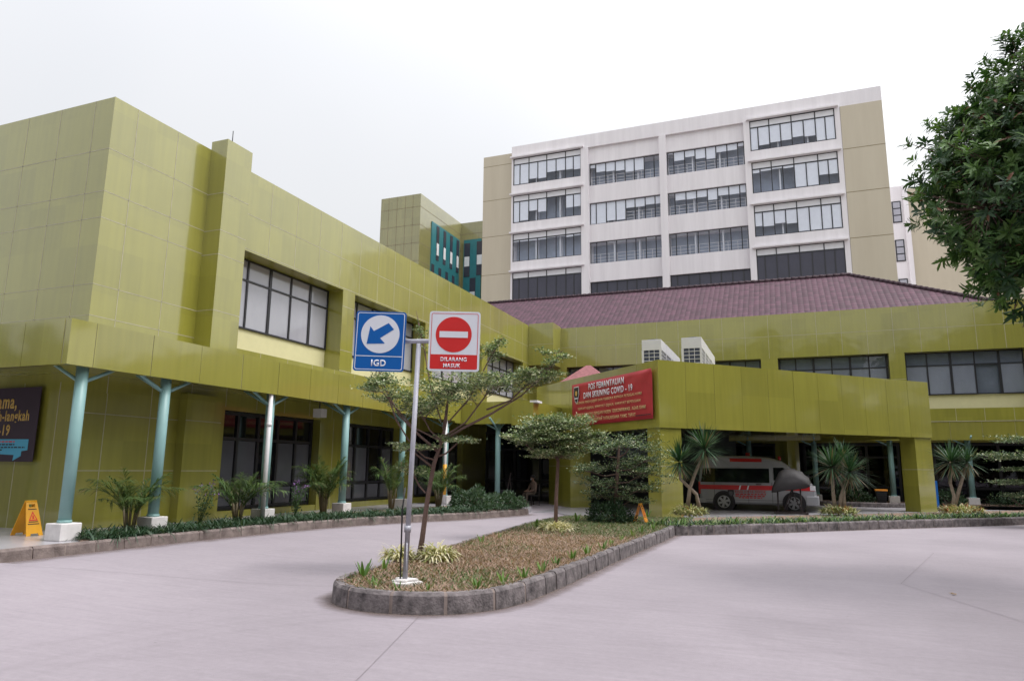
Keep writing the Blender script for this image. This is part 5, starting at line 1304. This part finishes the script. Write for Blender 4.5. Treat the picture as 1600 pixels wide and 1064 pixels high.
# young strap plants set along the island edge
def sprout(label, x, y, h, n):
    t = thing('young_plant', label, 'plant', (x, y, .2), random.uniform(0, 6), 'young strap-leaved plants along the island edge')
    a = np.linspace(0, 6.28, n, endpoint=False)+rng.normal(0, .3, n); Dr = np.stack([np.cos(a)*.45, np.sin(a)*.45, np.ones(n)], 1)
    g_ = strap_geo(np.stack([np.cos(a)*.015, np.sin(a)*.015, 0*a], 1), Dr, h*rng.uniform(.7, 1.1, n), .042*h/.25, .12, 4, tip=.25); V, F, k = g_
    mi = np.repeat(rng.choice(3, n, p=[.5, .35, .15]), k); o = np_mesh('leaves', V, F, [LF['spr_a'], LF['spr_b'], LF['spr_c']], mi, t)
    m = MB(); m.tube([(0, 0, -.01), (0, 0, .04)], [.014, .01], LF['spr_c'], 6); m.build('stem', t)
sprout('broad-leaved green sprout at the left nose of the island, tallest there', -5.12, 7.95, .27, 9)
sprout('single upright green sprout behind the tallest one at the left nose', -5.28, 8.7, .22, 4)
sprout('small sprout before the white footing, left of the sign pole', -4.75, 7.55, .14, 6)
sprout('sprout just left of the white footing', -4.6, 7.42, .16, 7)
sprout('sprout in front of the white footing', -4.28, 7.36, .14, 7)
sprout('sprout right of the sign pole near the kerb', -3.95, 7.5, .12, 5)
sprout('bushy sprout at the front right bend of the island', -3.5, 7.85, .18, 9)
sprout('yellowish sprout after the front right bend', -3.35, 8.3, .19, 7)
sp_lab = ['next beyond the yellowish sprout on the right edge', 'sprout on the right edge beside the dry patch', 'leaning sprout on the right edge, level with the leaning tree', 'pair of blades on the right edge beyond the leaning tree', 'low sprout midway along the right edge', 'thick sprout midway along the right edge', 'light green sprout level with the cream shrub', 'striped sprout just past the cream shrub', 'tuft near the start of the green patch', 'tuft before the kerb corner', 'last tuft at the kerb corner']
for i, lab in enumerate(sp_lab):
    y = 8.75+i*.62+.02*i*i; sprout(lab, -3.28+.02*i+random.uniform(-.06, .06), y, random.uniform(.17, .25), random.choice([6, 7, 8]))
sprout('sprout on the far left edge behind the leaning tree', -5.45, 12.4, .22, 6); sprout('thin blade on the far left edge', -5.5, 13.4, .18, 4)
sprout('tall sprout left of the cream shrub', -5.6, 15.9, .32, 7); sprout('striped sprout left of the dark round bush', -5.3, 18.2, .34, 8); sprout('sprout at the foot of the first porch pillar', -4.0, 21.2, .3, 6)

# ---- the big tree on the right
def big_tree():
    base = Vector((5.6, 12.6, 0)); t = thing('mango_tree', 'large dark glossy-leaved tree leaning into the right edge above the driveway', 'tree', base, 0, None, world=True)
    cpt = Vector((4.38, 12.6, 6.36)); m = MB(); m.tube([base, base+Vector((-.05, 0, 1.8)), base+Vector((-.2, .0, 3.6)), cpt+Vector((.3, 0, -.6)), cpt+Vector((0, 0, 1.2))], [.24, .2, .17, .12, .05], BARK, 12)
    tr = m.build('trunk', t)
    lobes = [((0, 0, .3), 1.75), ((-.9, -.1, -.35), 1.45), ((-1.55, -.1, -.85), 1.05), ((.3, -.5, 1.25), 1.3), ((-.35, .1, .85), 1.25), ((.9, .2, .1), 1.7), ((-1.0, 0, -1.55), .95), ((-.5, -.1, -1.6), .55), ((-1.3, 0, -1.45), .65), ((-.05, .1, .55), 1.7), ((.6, 0, -1.2), 1.1), ((1.2, .1, 1.4), 1.25), ((-1.25, .2, .1), 1.05)]
    P = []; A = []
    lim = MB()
    for (o, r) in lobes:
        c = cpt+Rv*o[0]+Vector((-sy, cy, 0))*o[1]*1.3+Vector((0, 0, o[2]))
        s0 = cpt+Vector((.15, 0, -.7+.3*o[2])); lim.tube([s0, s0.lerp(c, .5)+Vector((0, 0, .1)), c], [.06, .04, .015], BARK, 6, caps=False)
        k = int(165*r*r)
        d = unit(rng.normal(size=(k, 3))); rad = r*rng.uniform(.35, 1.05, k)**.5*(1+.12*np.sin(d[:, 0]*6+d[:, 2]*5))
        q = np.array(c[:])+d*rad[:, None]
        P.append(q); A.append(d)
        for j in range(0, k, 3): lim.tube([c, c.lerp(Vector(q[j]), .55)+Vector((0, 0, -.05)), Vector(q[j])], [.014, .008, .004], BARK, 4, caps=False)
    lim.build('limbs', tr)
    P = np.concatenate(P); A = np.concatenate(A); n = len(P); nl = 13
    ax = unit(A*.8+rng.normal(size=(n, 3))*.35+[[0, 0, .55]])
    ref = unit(np.cross(ax, rng.normal(size=(n, 3)))); bi = np.cross(ax, ref)
    LP = []; LD = []; LN = []
    for k in range(nl):
        th = 2*np.pi*k/nl*2.4+rng.normal(0, .25, n); sp4 = rng.uniform(.5, 1.5, n)
        rad = ref*np.cos(th)[:, None]+bi*np.sin(th)[:, None]; d = unit(ax*.6+rad*sp4[:, None]-[[0, 0, .25]])
        LP.append(P-ax*.03*k*.3); LD.append(d); LN.append(ax+rad*-.2)
    LP = np.concatenate(LP); LD = np.concatenate(LD); LN = np.concatenate(LN); N_ = len(LP)
    V, F, k = strap_like(LP, LD, LN, 0.165*rng.uniform(.6, 1.25, N_), .043*rng.uniform(.8, 1.2, N_))
    tone = np.tile(rng.uniform(0, 1, n), nl); mi = np.where(tone < .32, 1, np.where(tone < .82, 0, 2)); mi = np.where(rng.uniform(0, 1, N_) < .012, 3, mi)
    np_mesh('crown', V, F, [LF['mango_a'], LF['mango_b'], LF['mango_c'], LF['mango_rust']], np.repeat(mi, k), t)
def strap_like(P, Dr, Nn, L, Wd):
    """oblong leaf in two folded halves with a drooping tip"""
    Dr = unit(Dr); S = unit(np.cross(Dr, Nn)); Nn = np.cross(S, Dr); n = len(P); L = L[:, None]; Wd = Wd[:, None]
    V = np.stack([P, P+Dr*L*.35-S*Wd*.46+Nn*Wd*.12, P+Dr*L*.35, P+Dr*L*.35+S*Wd*.46+Nn*Wd*.12, P+Dr*L*.75-S*Wd*.42+Nn*Wd*.02, P+Dr*L*.75-Nn*Wd*.12, P+Dr*L*.75+S*Wd*.42+Nn*Wd*.02, P+Dr*L-Nn*Wd*.45], 1).reshape(-1, 3)
    b = np.arange(n)[:, None]*8; pat = [(0, 2, 1, 1), (0, 3, 2, 2), (1, 2, 5, 4), (2, 3, 6, 5), (4, 5, 7, 7), (5, 6, 7, 7)]
    tri = [(0, 2, 1), (0, 3, 2), (1, 2, 5), (1, 5, 4), (2, 3, 6), (2, 6, 5), (4, 5, 7), (5, 6, 7)]
    F = np.concatenate([b+np.array([q]) for q in tri], 1).reshape(-1, 3)
    return V, F, 8
big_tree()
# unseen trees: reflected in the panels, and added to block low sky light
def backdrop_tree():
    t = thing('unseen_tree', 'leafy tree out of view, there for panel reflections and blocking low light', 'tree', (0, 0, 0), 0, 'trees across the road behind the viewpoint')
    m = MB(); m.tube([(0, 0, 0), (.1, 0, 4), (0, .1, 9)], [.35, .28, .12], BARK, 9); m.build('trunk', t)
    P = []
    for k in range(44):
        c = np.array([random.gauss(0, 2.6), random.gauss(0, 2.3), random.uniform(2.2, 15.5)]); r = random.uniform(1.2, 2.4)*(1-.3*abs(c[2]-9)/7); d = unit(rng.normal(size=(110, 3))); P.append(c+d*r*rng.uniform(.5, 1, 110)[:, None])
    P = np.concatenate(P); n = len(P)
    foliage('crown', leaf_geo(P, rng.normal(size=(n, 3)), rng.normal(size=(n, 3)), 1.0, .6), [LF['mango_a'], LF['mango_c'], LF['bush_b']], [.4, .3, .3], t)
    return t
bt = backdrop_tree(); bt.location = (-15, -12, 0); bt.scale = (.45,)*3  # small left tree, added to deepen the shade under the canopy
for x, y, s_ in ((-21, -5, .42), (-27, 0, .42), (-7.5, -19, 1.05), (-2, -17, .95), (3.5, -19, 1.15), (9, -17, .95), (15, -14, 1.05), (20, -8, .95), (22, -1, 1.0), (21, 5, 1.0), (22, 10.5, 1.05), (22, 16, 1.05), (23, 21, .95), (25, 26, 1.0), (27, 31, 1.0), (24, -14, 1.1), (28, 2, 1.2), (28, 13, 1.2), (0, -24, 1.2), (-11, -24, 1.1)):  # first two are added only to block light at the left canopy
    place_copy(bt, (x, y, 0), random.uniform(0, 6), None, s_)
